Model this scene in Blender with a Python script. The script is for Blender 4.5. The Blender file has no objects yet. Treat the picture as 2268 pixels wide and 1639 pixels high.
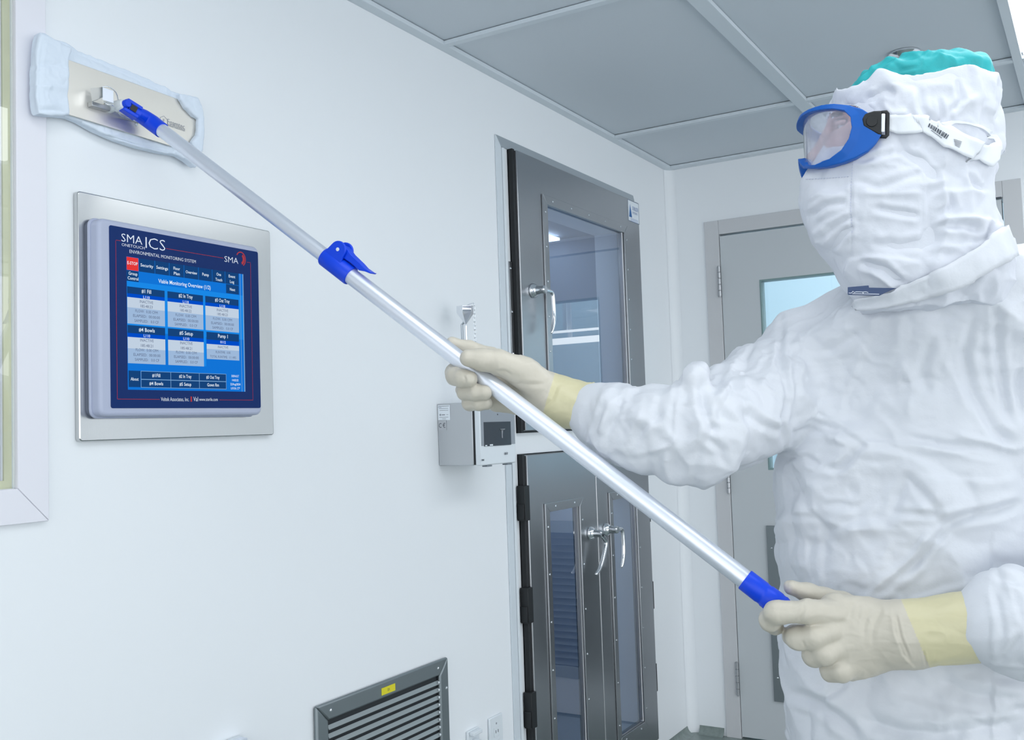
import bpy, bmesh, math, random
import numpy as np
from mathutils import Vector as V, Matrix
from math import sin, cos, pi, radians
random.seed(7)
C = bpy.context.scene.collection
S = bpy.context.scene

# ------------------------------------------------------------------ camera
CAM = V((1.5, 0.0, 1.24))
F_PX = 2200.0
YAW, PIT, ROL = 0.5371, 0.05689, -0.03328
fw = V((-sin(YAW)*cos(PIT), cos(YAW)*cos(PIT), sin(PIT)))
r0 = V((cos(YAW), sin(YAW), 0)); u0 = r0.cross(fw)
rt = cos(ROL)*r0 + sin(ROL)*u0
up = -sin(ROL)*r0 + cos(ROL)*u0
cd = bpy.data.cameras.new('camera'); cam = bpy.data.objects.new('camera', cd); C.objects.link(cam)
cam.matrix_world = Matrix(((rt.x, up.x, -fw.x, CAM.x), (rt.y, up.y, -fw.y, CAM.y), (rt.z, up.z, -fw.z, CAM.z), (0, 0, 0, 1)))
cd.sensor_fit = 'HORIZONTAL'; cd.sensor_width = 36; cd.lens = 36*F_PX/2268; cd.clip_start = 0.02; cd.clip_end = 60
S.camera = cam
# ------------------------------------------------------------------ world, exposure
w = bpy.data.worlds.new('world'); S.world = w; w.use_nodes = True
w.node_tree.nodes['Background'].inputs[0].default_value = (0.925, 0.965, 1, 1)
w.node_tree.nodes['Background'].inputs[1].default_value = 2.1
S.view_settings.view_transform = 'Standard'; S.view_settings.look = 'None'
S.view_settings.gamma = 1; S.view_settings.use_curve_mapping = False
S.view_settings.exposure = 0.03
LIGHT = 4.0          # strength of the ceiling light panels
LCOL = (0.93, 0.97, 1.0)
ZC = 1.24            # camera height

# ------------------------------------------------------------------ pixel -> world helpers
def ray(u, v):
    return fw + rt*((u-1134)/F_PX) - up*((v-819.5)/F_PX)
def P(u, v, t): return CAM + ray(u, v)*t
def onX(u, v, x=0.0):
    d = ray(u, v); return CAM + d*((x-CAM.x)/d.x)
def onY(u, v, y):
    d = ray(u, v); return CAM + d*((y-CAM.y)/d.y)
def onZ(u, v, z):
    d = ray(u, v); return CAM + d*((z-CAM.z)/d.z)
def onPl(u, v, c, n):
    d = ray(u, v); return CAM + d*((c-CAM).dot(n)/d.dot(n))

# ------------------------------------------------------------------ materials
def newmat(name):
    m = bpy.data.materials.new(name); m.use_nodes = True
    nt = m.node_tree; return m, nt, nt.nodes['Principled BSDF']
def noise_bump(nt, b, scale, strength, dist=0.001, stretch=None, detail=4):
    tc = nt.nodes.new('ShaderNodeTexCoord'); mp = nt.nodes.new('ShaderNodeMapping')
    if stretch: mp.inputs['Scale'].default_value = stretch
    nz = nt.nodes.new('ShaderNodeTexNoise'); nz.inputs['Scale'].default_value = scale; nz.inputs['Detail'].default_value = detail
    bp = nt.nodes.new('ShaderNodeBump'); bp.inputs['Strength'].default_value = strength; bp.inputs['Distance'].default_value = dist
    nt.links.new(tc.outputs['Object'], mp.inputs[0]); nt.links.new(mp.outputs[0], nz.inputs['Vector'])
    nt.links.new(nz.outputs[0], bp.inputs['Height']); nt.links.new(bp.outputs[0], b.inputs['Normal'])
    return mp, nz
def mat(name, col, rough=0.5, metal=0.0, bump=None, spec=0.5, stretch=None, var=0.0, sss=0, coat=0, vscale=3.0):
    m, nt, b = newmat(name)
    b.inputs['Base Color'].default_value = (*col, 1); b.inputs['Roughness'].default_value = rough
    b.inputs['Metallic'].default_value = metal; b.inputs['Specular IOR Level'].default_value = spec
    if coat: b.inputs['Coat Weight'].default_value = coat; b.inputs['Coat Roughness'].default_value = 0.15
    if sss:
        b.inputs['Subsurface Weight'].default_value = sss; b.inputs['Subsurface Radius'].default_value = (0.01, 0.008, 0.006); b.inputs['Subsurface Scale'].default_value = 1
    if bump: noise_bump(nt, b, bump[0], bump[1], bump[2] if len(bump) > 2 else 0.001, stretch)
    if var:
        tc = nt.nodes.new('ShaderNodeTexCoord'); nz = nt.nodes.new('ShaderNodeTexNoise'); nz.inputs['Scale'].default_value = vscale; nz.inputs['Detail'].default_value = 5
        mx = nt.nodes.new('ShaderNodeMix'); mx.data_type = 'RGBA'
        mx.inputs[6].default_value = (*[c*(1-var) for c in col], 1); mx.inputs[7].default_value = (*[min(1, c*(1+var)) for c in col], 1)
        nt.links.new(tc.outputs['Object'], nz.inputs['Vector']); nt.links.new(nz.outputs[0], mx.inputs[0]); nt.links.new(mx.outputs[2], b.inputs['Base Color'])
    return m
def emis(name, col, s):
    m = bpy.data.materials.new(name); m.use_nodes = True; nt = m.node_tree; nt.nodes.clear()
    e = nt.nodes.new('ShaderNodeEmission'); e.inputs[0].default_value = (*col, 1); e.inputs[1].default_value = s
    o = nt.nodes.new('ShaderNodeOutputMaterial'); nt.links.new(e.outputs[0], o.inputs[0]); return m
def glass(name, tint, base=0.1, rough=0.0, fog=None, fogw=0.0):
    m = bpy.data.materials.new(name); m.use_nodes = True; nt = m.node_tree; nt.nodes.clear()
    tr = nt.nodes.new('ShaderNodeBsdfTransparent'); tr.inputs[0].default_value = (*tint, 1)
    gl = nt.nodes.new('ShaderNodeBsdfGlossy'); gl.inputs['Roughness'].default_value = rough
    fr = nt.nodes.new('ShaderNodeFresnel'); fr.inputs[0].default_value = 1.5
    ad = nt.nodes.new('ShaderNodeMath'); ad.operation = 'MULTIPLY_ADD'; ad.inputs[1].default_value = 1.6; ad.inputs[2].default_value = base; ad.use_clamp = True
    nt.links.new(fr.outputs[0], ad.inputs[0])
    ge = nt.nodes.new('ShaderNodeNewGeometry'); iv = nt.nodes.new('ShaderNodeMath'); iv.operation = 'SUBTRACT'; iv.inputs[0].default_value = 1; nt.links.new(ge.outputs['Backfacing'], iv.inputs[1])
    ml = nt.nodes.new('ShaderNodeMath'); ml.operation = 'MULTIPLY'; nt.links.new(ad.outputs[0], ml.inputs[0]); nt.links.new(iv.outputs[0], ml.inputs[1])
    mx = nt.nodes.new('ShaderNodeMixShader'); nt.links.new(ml.outputs[0], mx.inputs[0]); nt.links.new(gl.outputs[0], mx.inputs[2])
    if fog:
        df = nt.nodes.new('ShaderNodeBsdfDiffuse'); df.inputs[0].default_value = (*fog, 1)
        m2 = nt.nodes.new('ShaderNodeMixShader'); m2.inputs[0].default_value = fogw
        nt.links.new(tr.outputs[0], m2.inputs[1]); nt.links.new(df.outputs[0], m2.inputs[2]); nt.links.new(m2.outputs[0], mx.inputs[1])
    else: nt.links.new(tr.outputs[0], mx.inputs[1])
    o = nt.nodes.new('ShaderNodeOutputMaterial'); nt.links.new(mx.outputs[0], o.inputs[0]); return m

M = {}
M['wall'] = mat('wall_paint', (0.855, 0.885, 0.915), 0.42, bump=(60, 0.04, 0.002), var=0.012, spec=0.35, vscale=1.3)
M['ceil'] = mat('ceiling_panel', (0.62, 0.67, 0.72), 0.6, bump=(400, 0.08, 0.001))
M['grid'] = mat('ceiling_grid', (0.66, 0.72, 0.77), 0.4)
M['floor'] = mat('vinyl_floor', (0.21, 0.255, 0.245), 0.3, var=0.3, vscale=60)
M['frame'] = mat('window_frame', (0.80, 0.80, 0.86), 0.45)
M['seal'] = mat('seal_yellow', (0.74, 0.72, 0.50), 0.5, var=0.15, vscale=12)
M['doorp'] = mat('door_paint', (0.56, 0.595, 0.62), 0.45, bump=(200, 0.05))
M['doorf'] = mat('door_frame_paint', (0.60, 0.61, 0.63), 0.45, var=0.03)
M['steel'] = mat('brushed_steel', (0.42, 0.435, 0.455), 0.30, 1.0, bump=(90, 0.10, 0.0006), stretch=(1, 1, 14), var=0.08, vscale=2.0)
M['steelh'] = mat('brushed_steel_plate', (0.60, 0.61, 0.61), 0.24, 1.0, bump=(90, 0.06, 0.0006), stretch=(1, 14, 1), var=0.05, vscale=3)
M['steelw'] = mat('stainless_warm', (0.76, 0.735, 0.68), 0.44, 1.0, bump=(40, 0.06, 0.0006), stretch=(1, 20, 1), var=0.05, vscale=14)
M['chrome'] = mat('chrome', (0.82, 0.84, 0.87), 0.07, 1.0)
M['alu'] = mat('anodised_aluminium', (0.80, 0.84, 0.92), 0.38, 0.7, bump=(120, 0.03, 0.0004))
M['black'] = mat('black_gasket', (0.008, 0.01, 0.012), 0.5)
M['dark'] = mat('dark_void', (0.02, 0.025, 0.03), 0.6)
M['grille'] = mat('grille_steel', (0.24, 0.275, 0.29), 0.42, 0.8, bump=(300, 0.1, 0.0005))
M['louvre'] = mat('grille_louvre', (0.34, 0.38, 0.39), 0.45, 0.5, bump=(300, 0.25, 0.0005))
M['blue'] = mat('blue_plastic', (0.0, 0.055, 0.72), 0.38, spec=0.4)
M['white'] = mat('white_plastic', (0.74, 0.79, 0.83), 0.4)
M['bezel'] = mat('monitor_grey', (0.44, 0.48, 0.62), 0.4)
M['navy'] = mat('navy_overlay', (0.006, 0.028, 0.14), 0.45, spec=0.12)
M['red'] = mat('red_print', (0.45, 0.01, 0.02), 0.5)
M['wprint'] = mat('white_print', (0.85, 0.88, 0.95), 0.5)
M['kprint'] = mat('dark_print', (0.05, 0.06, 0.08), 0.5)
M['gprint'] = mat('grey_print', (0.32, 0.34, 0.38), 0.5)
M['paper'] = mat('label_paper', (0.80, 0.85, 0.90), 0.5)
M['yellow'] = mat('yellow_label', (0.75, 0.66, 0.02), 0.5)
M['skyblue'] = mat('sticker_blue', (0.02, 0.13, 0.38), 0.5)
M['cloth'] = mat('wipe_cloth', (0.72, 0.80, 0.90), 0.85, bump=(700, 0.3, 0.0006))
M['tyvek'] = mat('coverall_fabric', (0.70, 0.725, 0.775), 0.50, bump=(45, 0.5, 0.003), spec=0.3)
M['hood'] = mat('hood_fabric', (0.70, 0.725, 0.79), 0.50, bump=(50, 0.5, 0.003), spec=0.3)
M['seam'] = mat('seam_thread', (0.60, 0.63, 0.74), 0.7)
M['teal'] = mat('bouffant_teal', (0.03, 0.42, 0.45), 0.5, bump=(40, 0.5, 0.004), spec=0.35)
M['glove'] = mat('latex_glove', (0.60, 0.56, 0.475), 0.42, spec=0.45, bump=(55, 0.16, 0.003))
M['cuff'] = mat('latex_cuff', (0.65, 0.605, 0.39), 0.38, spec=0.45, bump=(40, 0.12, 0.003))
M['gog'] = mat('goggle_blue', (0.004, 0.105, 0.46), 0.45, spec=0.35)
M['skin'] = mat('skin', (0.62, 0.36, 0.33), 0.5, sss=0.1)
M['eye'] = mat('eye_white', (0.75, 0.75, 0.76), 0.2)
M['iris'] = mat('iris', (0.06, 0.04, 0.03), 0.2)
M['strap'] = mat('strap_white', (0.84, 0.87, 0.92), 0.6, bump=(500, 0.3, 0.0005), stretch=(1, 1, 4))
M['tag'] = mat('collar_tag', (0.03, 0.06, 0.15), 0.5)
M['chamb'] = mat('chamber_lining', (0.40, 0.46, 0.56), 0.5)
M['glassd'] = glass('cabinet_glass', (0.84, 0.90, 0.98), 0.16)
M['glassw'] = glass('window_glass', (0.97, 0.985, 0.99), 0.05)
M['lens'] = glass('goggle_lens', (0.92, 0.95, 1.0), 0.03, 0.12, fog=(0.62, 0.64, 0.76), fogw=0.42)
M['lamp'] = emis('ceiling_lamp', LCOL, LIGHT)
M['lamp2'] = emis('side_room_lamp', (0.9, 0.97, 1.0), 3.0)
M['chamber_fill'] = emis('added_chamber_fill', (0.8, 0.9, 1.0), 3.0)
M['lamp3'] = emis('side_room_ceiling_lamp', (0.75, 0.9, 1.0), 3.0)
def em_ui(name, c, s=1.0): M[name] = emis(name, c, s)
em_ui('ui_bg', (0.006, 0.17, 0.66)); em_ui('ui_bg2', (0.01, 0.24, 0.78)); em_ui('ui_navy', (0.008, 0.055, 0.19)); em_ui('ui_blue', (0.0, 0.07, 0.56))
em_ui('ui_white', (0.52, 0.62, 0.74)); em_ui('ui_light', (0.33, 0.47, 0.68)); em_ui('ui_red', (0.75, 0.04, 0.04)); em_ui('ui_text', (0.75, 0.85, 0.95)); em_ui('ui_dim', (0.30, 0.48, 0.72)); em_ui('ui_ink', (0.10, 0.13, 0.22)); em_ui('ui_edge', (0.18, 0.36, 0.62))

# ------------------------------------------------------------------ mesh builder
class MB:
    def __init__(s): s.v = []; s.f = []
    def add(s, vs, fs):
        o = len(s.v); s.v += [tuple(x) for x in vs]; s.f += [tuple(i+o for i in f) for f in fs]; return s
    def box(s, a, b):
        x0, y0, z0 = [min(a[i], b[i]) for i in range(3)]; x1, y1, z1 = [max(a[i], b[i]) for i in range(3)]
        return s.add([(x0,y0,z0),(x1,y0,z0),(x1,y1,z0),(x0,y1,z0),(x0,y0,z1),(x1,y0,z1),(x1,y1,z1),(x0,y1,z1)],
              [(0,3,2,1),(4,5,6,7),(0,1,5,4),(1,2,6,5),(2,3,7,6),(3,0,4,7)])
    def prism(s, pts, off):
        n = len(pts); off = V(off); a = [V(p) for p in pts]; b = [p+off for p in a]
        nrm = sum(((a[i]-a[0]).cross(a[(i+1) % n]-a[0]) for i in range(1, n-1)), V())
        fs = [tuple(range(n)), tuple(range(2*n-1, n-1, -1))] + [(i, i+n, (i+1) % n+n, (i+1) % n) for i in range(n)]
        if nrm.dot(off) > 0: fs = [f[::-1] for f in fs]
        return s.add(a+b, fs)
    def tube(s, path, r, seg=12, cap=True, flat=None):
        path = [V(p) for p in path]; n = len(path); rr = r if isinstance(r, (list, tuple)) else [r]*n
        t0 = (path[1]-path[0]).normalized(); ref = V((0, 0, 1)) if abs(t0.z) < 0.9 else V((1, 0, 0))
        if flat is not None: ref = V(flat[1])
        nx = (ref - t0*ref.dot(t0)).normalized(); vs = []
        for i, p in enumerate(path):
            t = (path[min(i+1, n-1)]-path[max(i-1, 0)]).normalized()
            if flat is not None: nx = V(flat[1])
            nx = (nx - t*nx.dot(t)).normalized(); ny = t.cross(nx)
            k = flat[0] if flat else 1
            for j in range(seg):
                a = 2*pi*j/seg; vs.append(p + nx*(cos(a)*rr[i]) + ny*(sin(a)*rr[i]*k))
        fs = [(i*seg+j, i*seg+(j+1) % seg, (i+1)*seg+(j+1) % seg, (i+1)*seg+j) for i in range(n-1) for j in range(seg)]
        if cap: fs += [tuple(range(seg-1, -1, -1)), tuple((n-1)*seg+j for j in range(seg))]
        return s.add(vs, fs)
    def lathe(s, c, ax, prof, seg=24):
        c = V(c); ax = V(ax).normalized(); nx = ax.orthogonal().normalized(); ny = ax.cross(nx); vs = []
        for (h, r) in prof:
            for j in range(seg):
                a = 2*pi*j/seg; vs.append(c + ax*h + nx*(cos(a)*r) + ny*(sin(a)*r))
        n = len(prof); fs = [(i*seg+j, i*seg+(j+1) % seg, (i+1)*seg+(j+1) % seg, (i+1)*seg+j) for i in range(n-1) for j in range(seg)]
        fs += [tuple(range(seg-1, -1, -1)), tuple((n-1)*seg+j for j in range(seg))]
        return s.add(vs, fs)
    def grid(s, rows):
        n = len(rows); m = len(rows[0])
        return s.add([p for r in rows for p in r], [(i*m+j, i*m+j+1, (i+1)*m+j+1, (i+1)*m+j) for i in range(n-1) for j in range(m-1)])
    def build(s, name, m, parent=None, smooth=False, bevel=0, seg=2, sub=0, solid=0, loc=None, weld=False):
        me = bpy.data.meshes.new(name); me.from_pydata([tuple(v) for v in s.v], [], s.f)
        return mkobj(name, me, m, parent, smooth, bevel, seg, sub, solid, weld)
def mkobj(name, me, m, parent=None, smooth=False, bevel=0, seg=2, sub=0, solid=0, weld=False):
    me.validate(); bm = bmesh.new(); bm.from_mesh(me)
    if weld: bmesh.ops.remove_doubles(bm, verts=bm.verts, dist=1e-5)
    bmesh.ops.recalc_face_normals(bm, faces=bm.faces); bm.to_mesh(me); bm.free()
    me.materials.append(M[m] if isinstance(m, str) else m)
    o = bpy.data.objects.new(name, me); C.objects.link(o)
    if smooth:
        me.shade_smooth()
        if smooth == 'auto': me.set_sharp_from_angle(angle=radians(35))
    if solid: md = o.modifiers.new('s', 'SOLIDIFY'); md.thickness = solid; md.offset = 0
    if bevel:
        md = o.modifiers.new('b', 'BEVEL'); md.width = bevel; md.segments = seg; md.limit_method = 'ANGLE'; md.angle_limit = radians(35)
        me.shade_smooth(); me.set_sharp_from_angle(angle=radians(50)); md.harden_normals = False
    if sub: md = o.modifiers.new('u', 'SUBSURF'); md.levels = sub; md.render_levels = sub
    if parent is not None: setpar(o, parent)
    return o
def setpar(o, p):
    o.parent = p
    pw = WL.get(p.name)
    if pw is not None: o.matrix_parent_inverse = pw.inverted()
WL = {}
def thing(name, label, cat, loc=(0, 0, 0), group=None, kind=None):
    o = bpy.data.objects.new(name, None); C.objects.link(o); o.location = loc; WL[o.name] = Matrix.Translation(V(loc)); o.empty_display_size = 0.05
    o['label'] = label
    if cat: o['category'] = cat
    if group: o['group'] = group
    if kind: o['kind'] = kind
    return o
def tag(o, label=None, cat=None, group=None, kind=None):
    if label: o['label'] = label
    if cat: o['category'] = cat
    if group: o['group'] = group
    if kind: o['kind'] = kind
    return o
def struct(o, label): o['kind'] = 'structure'; o['label'] = label; return o
def dup(o, name=None, off=(0, 0, 0), parent=None):
    c = o.copy(); C.objects.link(c)
    c.location = V(o.location)+V(off)
    return c

# text as flat geometry: origin o, right axis a, up axis b, height h, optional total width w
_tc = {}
def text(mb, s, o, a, b, h, w=None, align='L', lift=0.0003, shear=0, bold=0.0):
    key = (s, shear, bold)
    if key not in _tc:
        cu = bpy.data.curves.new('t', 'FONT'); cu.body = s; cu.size = 1; cu.resolution_u = 2; cu.shear = shear; cu.offset = bold
        ob = bpy.data.objects.new('t', cu); me = ob.to_mesh()
        vs = np.array([tuple(v.co) for v in me.vertices]) if len(me.vertices) else np.zeros((0, 3))
        fs = [tuple(p.vertices) for p in me.polygons]; ob.to_mesh_clear(); bpy.data.objects.remove(ob); bpy.data.curves.remove(cu)
        _tc[key] = (vs, fs)
    vs, fs = _tc[key]
    if not len(vs): return
    x0, x1 = vs[:, 0].min(), vs[:, 0].max(); k = h/0.70; kx = k if w is None else w/(x1-x0)
    W = (x1-x0)*kx; sh = {'L': 0, 'C': -W/2, 'R': -W}[align]
    o = V(o); a = V(a); b = V(b); n = a.cross(b).normalized()*lift
    mb.add([o + a*((p[0]-x0)*kx+sh) + b*(p[1]*k) + n for p in vs], fs)
# ================================================================== SETTING
YB = 3.82; ZT = ZC+1.03; XR = 4.3; YF = -2.8
def panelled(name, m, ax, cuts_a, cuts_z, hole, depth, base=0.0):
    """wall slab made of cells, with real openings. ax='x': plane x=base, thickness towards -x; ax='y': plane y=base towards +y"""
    mb = MB(); na, nz = len(cuts_a)-1, len(cuts_z)-1
    sol = lambda i, j: 0 <= i < na and 0 <= j < nz and not hole(i, j)
    def pt(a, z, d): return (base-d, a, z) if ax == 'x' else (a, base+d, z)
    for i in range(na):
        for j in range(nz):
            if not sol(i, j): continue
            a0, a1, z0, z1 = cuts_a[i], cuts_a[i+1], cuts_z[j], cuts_z[j+1]
            for d in (0, depth): mb.add([pt(a0, z0, d), pt(a1, z0, d), pt(a1, z1, d), pt(a0, z1, d)], [(0, 1, 2, 3)])
            for (di, dj, e) in ((-1, 0, ((a0, z0), (a0, z1))), (1, 0, ((a1, z0), (a1, z1))), (0, -1, ((a0, z0), (a1, z0))), (0, 1, ((a0, z1), (a1, z1)))):
                if not sol(i+di, j+dj):
                    mb.add([pt(*e[0], 0), pt(*e[1], 0), pt(*e[1], depth), pt(*e[0], depth)], [(0, 1, 2, 3)])
    o = mb.build(name, m, weld=True); o['kind'] = 'structure'; return o

# left wall with the observation window opening and the two cabinet chambers
WY0, WY1, WZ0, WZ1 = -1.0, 0.957, ZC-0.072, ZC+0.86
UC = (2.66, 3.32, ZC+0.06, ZC+0.70)      # upper chamber opening y0,y1,z0,z1
LC = (2.60, 3.38, ZC-1.10, ZC-0.22)
ya = [YF, WY0, WY1, 2.60, 2.66, 3.32, 3.38, YB]; za = [0, ZC-1.10, ZC-0.22, ZC-0.072, ZC+0.06, ZC+0.70, ZC+0.86, ZT+0.1]
def holeL(i, j):
    yc = (ya[i]+ya[i+1])/2; zc = (za[j]+za[j+1])/2
    return (WY0 < yc < WY1 and WZ0 < zc < WZ1) or (UC[0] < yc < UC[1] and UC[2] < zc < UC[3]) or (LC[0] < yc < LC[1] and LC[2] < zc < LC[3])
wl = panelled('wall_left', 'wall', 'x', ya, za, holeL, 0.10); wl['label'] = 'smooth white cleanroom wall carrying the monitor and cabinets'
# back wall with the door opening
DX0, DX1, DZ1 = 0.207, 1.238, ZC+0.741
xa = [0.0, DX0, DX1, XR]; zb = [0, DZ1, ZT+0.1]
wb = panelled('wall_back', 'wall', 'y', xa, zb, lambda i, j: i == 1 and j == 0, 0.12, YB); wb['label'] = 'white end wall holding the grey door'
fl = MB().box((-.1, YF-.1, -.08), (XR+.1, YB+.12, 0)).build('floor', 'floor'); struct(fl, 'dark green speckled vinyl floor')
# coved vertical corner between left and back wall
cv = MB(); rr = 0.035; rows = []
for k in range(9):
    a = pi/2*k/8; x = rr-rr*sin(a); y = YB-rr+rr*cos(a)
    x = rr - rr*cos(pi/2-a) if False else rr*(1-sin(a)); y = YB-rr*(1-cos(a))
    rows.append([(x+0.0005, y-0.0005, 0.0), (x+0.0005, y-0.0005, ZT)])
cv.grid(rows); o = cv.build('trim_1', 'wall', smooth=True); struct(o, 'rounded cove in the corner between the two white walls')
# coved base at the foot of the back wall
cb = MB(); rows = []
for k in range(7):
    a = pi/2*k/6; rows.append([(0.04, YB-0.03*(1-sin(a))-.0005, 0.03*(1-cos(a))+.0005), (DX0-0.066, YB-0.03*(1-sin(a))-.0005, 0.03*(1-cos(a))+.0005)])
cb.grid(rows); o = cb.build('baseboard_back', 'floor', smooth=True); struct(o, 'dark cove base along the end wall')
cb = MB(); rows = []
for k in range(7):
    a = pi/2*k/6; rows.append([(0.03*(1-sin(a))+.0005, 3.47, 0.03*(1-cos(a))+.0005), (0.03*(1-sin(a))+.0005, YB-.03, 0.03*(1-cos(a))+.0005)])
cb.grid(rows); o = cb.build('baseboard_left', 'floor', smooth=True); struct(o, 'dark cove base beside the steel cabinet')

# ceiling: slab, grid bars and one object per panel
ce = MB().box((-.1, YF-.1, ZT+.035), (XR+.1, YB+.12, ZT+.12)).build('ceiling', 'dark'); struct(ce, 'suspended ceiling of grey panels in a metal grid')
xb = [0.0, 0.696, 1.34, 1.96, 2.60, 3.24, 3.88, XR]            # bar centres (first and last are wall angles)
yb = [YF, -1.62, -0.98, -0.38, 0.25, 1.05, 2.18, 3.262, YB]
for i, x in enumerate(xb):
    a, b_ = (0.0, 0.030) if i == 0 else ((XR-.03, XR) if i == len(xb)-1 else (x-0.022, x+0.022))
    if i == 2: a, b_ = 1.322, 1.347
    mb = MB().box((a, YF, ZT), (b_, YB, ZT+.012))
    if 0 < i < len(xb)-1: mb.box(((a+b_)/2-.006, YF, ZT+.012), ((a+b_)/2+.006, YB, ZT+.03))
    mb.build('grid_bar', 'grid', ce, bevel=0.001)
for j, y in enumerate(yb):
    for i in range(len(xb)-1):
        x0 = xb[i]+(0.030 if i == 0 else .022); x1 = xb[i+1]-.022
        if i == 1: x1 = 1.322
        if i == 2: x0 = 1.347
        if j == 0: y0, y1 = YF, YF+.03
        elif j == len(yb)-1: y0, y1 = YB-.035, YB
        else: y0, y1 = y-.0115, y+.0115
        MB().box((x0, y0, ZT+.0004), (x1, y1, ZT+.0115)).build('cross_bar', 'grid', ce, bevel=0.001)
LAMPS = {(2, 6): 1, (2, 5): 0, (1, 3): 0, (3, 3): 0}
LAMPS = {(2, 6): 'bright ceiling light panel above the right of the room', (2, 5): 'ceiling light panel before the one over the person', (1, 4): 'ceiling light panel almost over the viewer', (3, 2): 'ceiling light panel behind the viewer'}
nl = 0
for i in range(len(xb)-1):
    for j in range(len(yb)-1):
        x0 = xb[i]+.010; x1 = xb[i+1]-.010; y0 = yb[j]+.006; y1 = yb[j+1]-.006
        if i == 1: x1 = 1.326
        if i == 2: x0 = 1.343
        if (i, j) in LAMPS:
            t = thing('ceiling_light', LAMPS[(i, j)], 'light', ((x0+x1)/2, (y0+y1)/2, ZT))
            t['kind'] = 'thing'
            MB().box((x0, y0, ZT+.020), (x1, y1, ZT+.034)).build('housing', 'white', t)
            MB().box((x0+.008, y0+.008, ZT+.0125), (x1-.008, y1-.008, ZT+.0195)).build('diffuser', 'lamp', t)
        else:
            MB().box((x0, y0, ZT+.0135), (x1, y1, ZT+.030)).build('ceiling_panel', 'ceil', ce, bevel=0.0008)
# sprinkler / recessed fitting above the hood
sp = onZ(2003, 127, ZT)
t = thing('sprinkler', 'chrome ceiling fitting just above the teal cap', 'sprinkler', (sp.x, sp.y, ZT))
MB().lathe((sp.x, sp.y, ZT+.012), (0, 0, -1), [(0, .045), (.004, .045), (.012, .036), (.018, .022), (.022, .014)], 32).build('escutcheon', 'chrome', t, smooth='auto')
MB().lathe((sp.x, sp.y, ZT-.010), (0, 0, -1), [(0, .010), (.016, .010), (.018, .006), (.030, .004)], 20).build('nozzle', 'chrome', t, smooth='auto')
d_ = MB()
for k in range(16):
    a = 2*pi*k/16; c0 = V((sp.x, sp.y, ZT-.038)); e = V((cos(a), sin(a), 0)); e2 = V((-sin(a), cos(a), 0))
    d_.add([c0+e*.006-e2*.0016, c0+e*.017-e2*.0028, c0+e*.017+e2*.0028, c0+e*.006+e2*.0016], [(0, 1, 2, 3)])
d_.lathe((sp.x, sp.y, ZT-.0375), (0, 0, -1), [(0, .007), (.0015, .007)], 16)
d_.build('deflector', 'chrome', t, solid=0.0012)

# ------------------------------------------------------------------ window_1 (left)
t = thing('window_1', 'white framed observation window at the left edge of the wall', None, (0, WY1, WZ0), kind='structure')
fr = 0.056; th = 0.010
o0, o1 = WY0-fr, WY1+fr-0.002; q0, q1 = WZ0-fr, WZ1+fr
def mitre(n, pts): return MB().prism([(th, p[0], p[1]) for p in pts], (-th+.0004, 0, 0)).build(n, 'frame', t, bevel=0.0012)
g = 0.0004
mitre('frame_board', [(WY1, WZ0+g), (o1, q0+g), (o1, q1), (WY1, WZ1)])
mitre('frame_board', [(WY0, WZ0-g), (WY1, WZ0-g), (o1, q0-g), (o0, q0-g)])
mitre('frame_board', [(WY0, WZ1+g), (o0, q1+g), (o1, q1+g), (WY1, WZ1+g)])
mitre('frame_board', [(WY0, WZ0), (WY0, WZ1), (o0, q1), (o0, q0)])
s_ = MB(); sw = .013; xs0, xs1 = -.0066, -.030
s_.box((xs0, WY1-sw, WZ0), (xs1, WY1, WZ1)); s_.box((xs0, WY0, WZ0), (xs1, WY0+sw, WZ1))
s_.box((xs0, WY0+sw, WZ0), (xs1, WY1-sw, WZ0+sw)); s_.box((xs0, WY0+sw, WZ1-sw), (xs1, WY1-sw, WZ1)); s_.build('seal', 'seal', t)
MB().box((-.002, WY0+.0004, WZ0+.0004), (-.006, WY1-.0004, WZ1-.0004)).build('pane', 'glassw', t)
m2 = MB(); m2.box((-.010, WY1-.0165, WZ0+.012), (-.012, WY1-.013, WZ1-.012)); m2.build('bead', 'frame', t)
# room beyond the window
MB().add([(-1.6, -2.6, 0), (-1.6, 2.2, 0), (-1.6, 2.2, 3), (-1.6, -2.6, 3)], [(0, 1, 2, 3)]).build('wall_beyond', 'wall')['kind'] = 'structure'
bpy.data.objects['wall_beyond']['label'] = 'pale wall of the next room seen through the window'
bm_ = MB(); bm_.box((-1.6, -2.6, 2.6), (-.1, 2.2, 2.65)); bm_.box((-1.6, 2.2, 0), (-.1, 2.25, 2.6)); bm_.box((-1.6, -2.6, -.08), (-.1, 2.2, -.02)); bm_.box((-1.6, -2.65, 0), (-.1, -2.6, 2.6))
o = bm_.build('ceiling_beyond', 'wall'); struct(o, 'ceiling and side walls of the next room')
pl = onX(10, 327, -1.2)
t = thing('tube_light', 'added tube light in the room beyond the window, out of view', 'light', tuple(pl))  # added, out of view; the bright strip in the pane reflects a ceiling panel
MB().box((-1.25, pl.y-.9, pl.z-.028), (-1.20, pl.y+.25, pl.z+.030)).build('tube', emis('tube_glow', (0.95, 1, 0.93), 2.2), t, bevel=.01)
MB().box((-1.6, pl.y-.9, pl.z-.04), (-1.25, pl.y+.25, pl.z+.04)).build('bracket', 'white', t)

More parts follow.
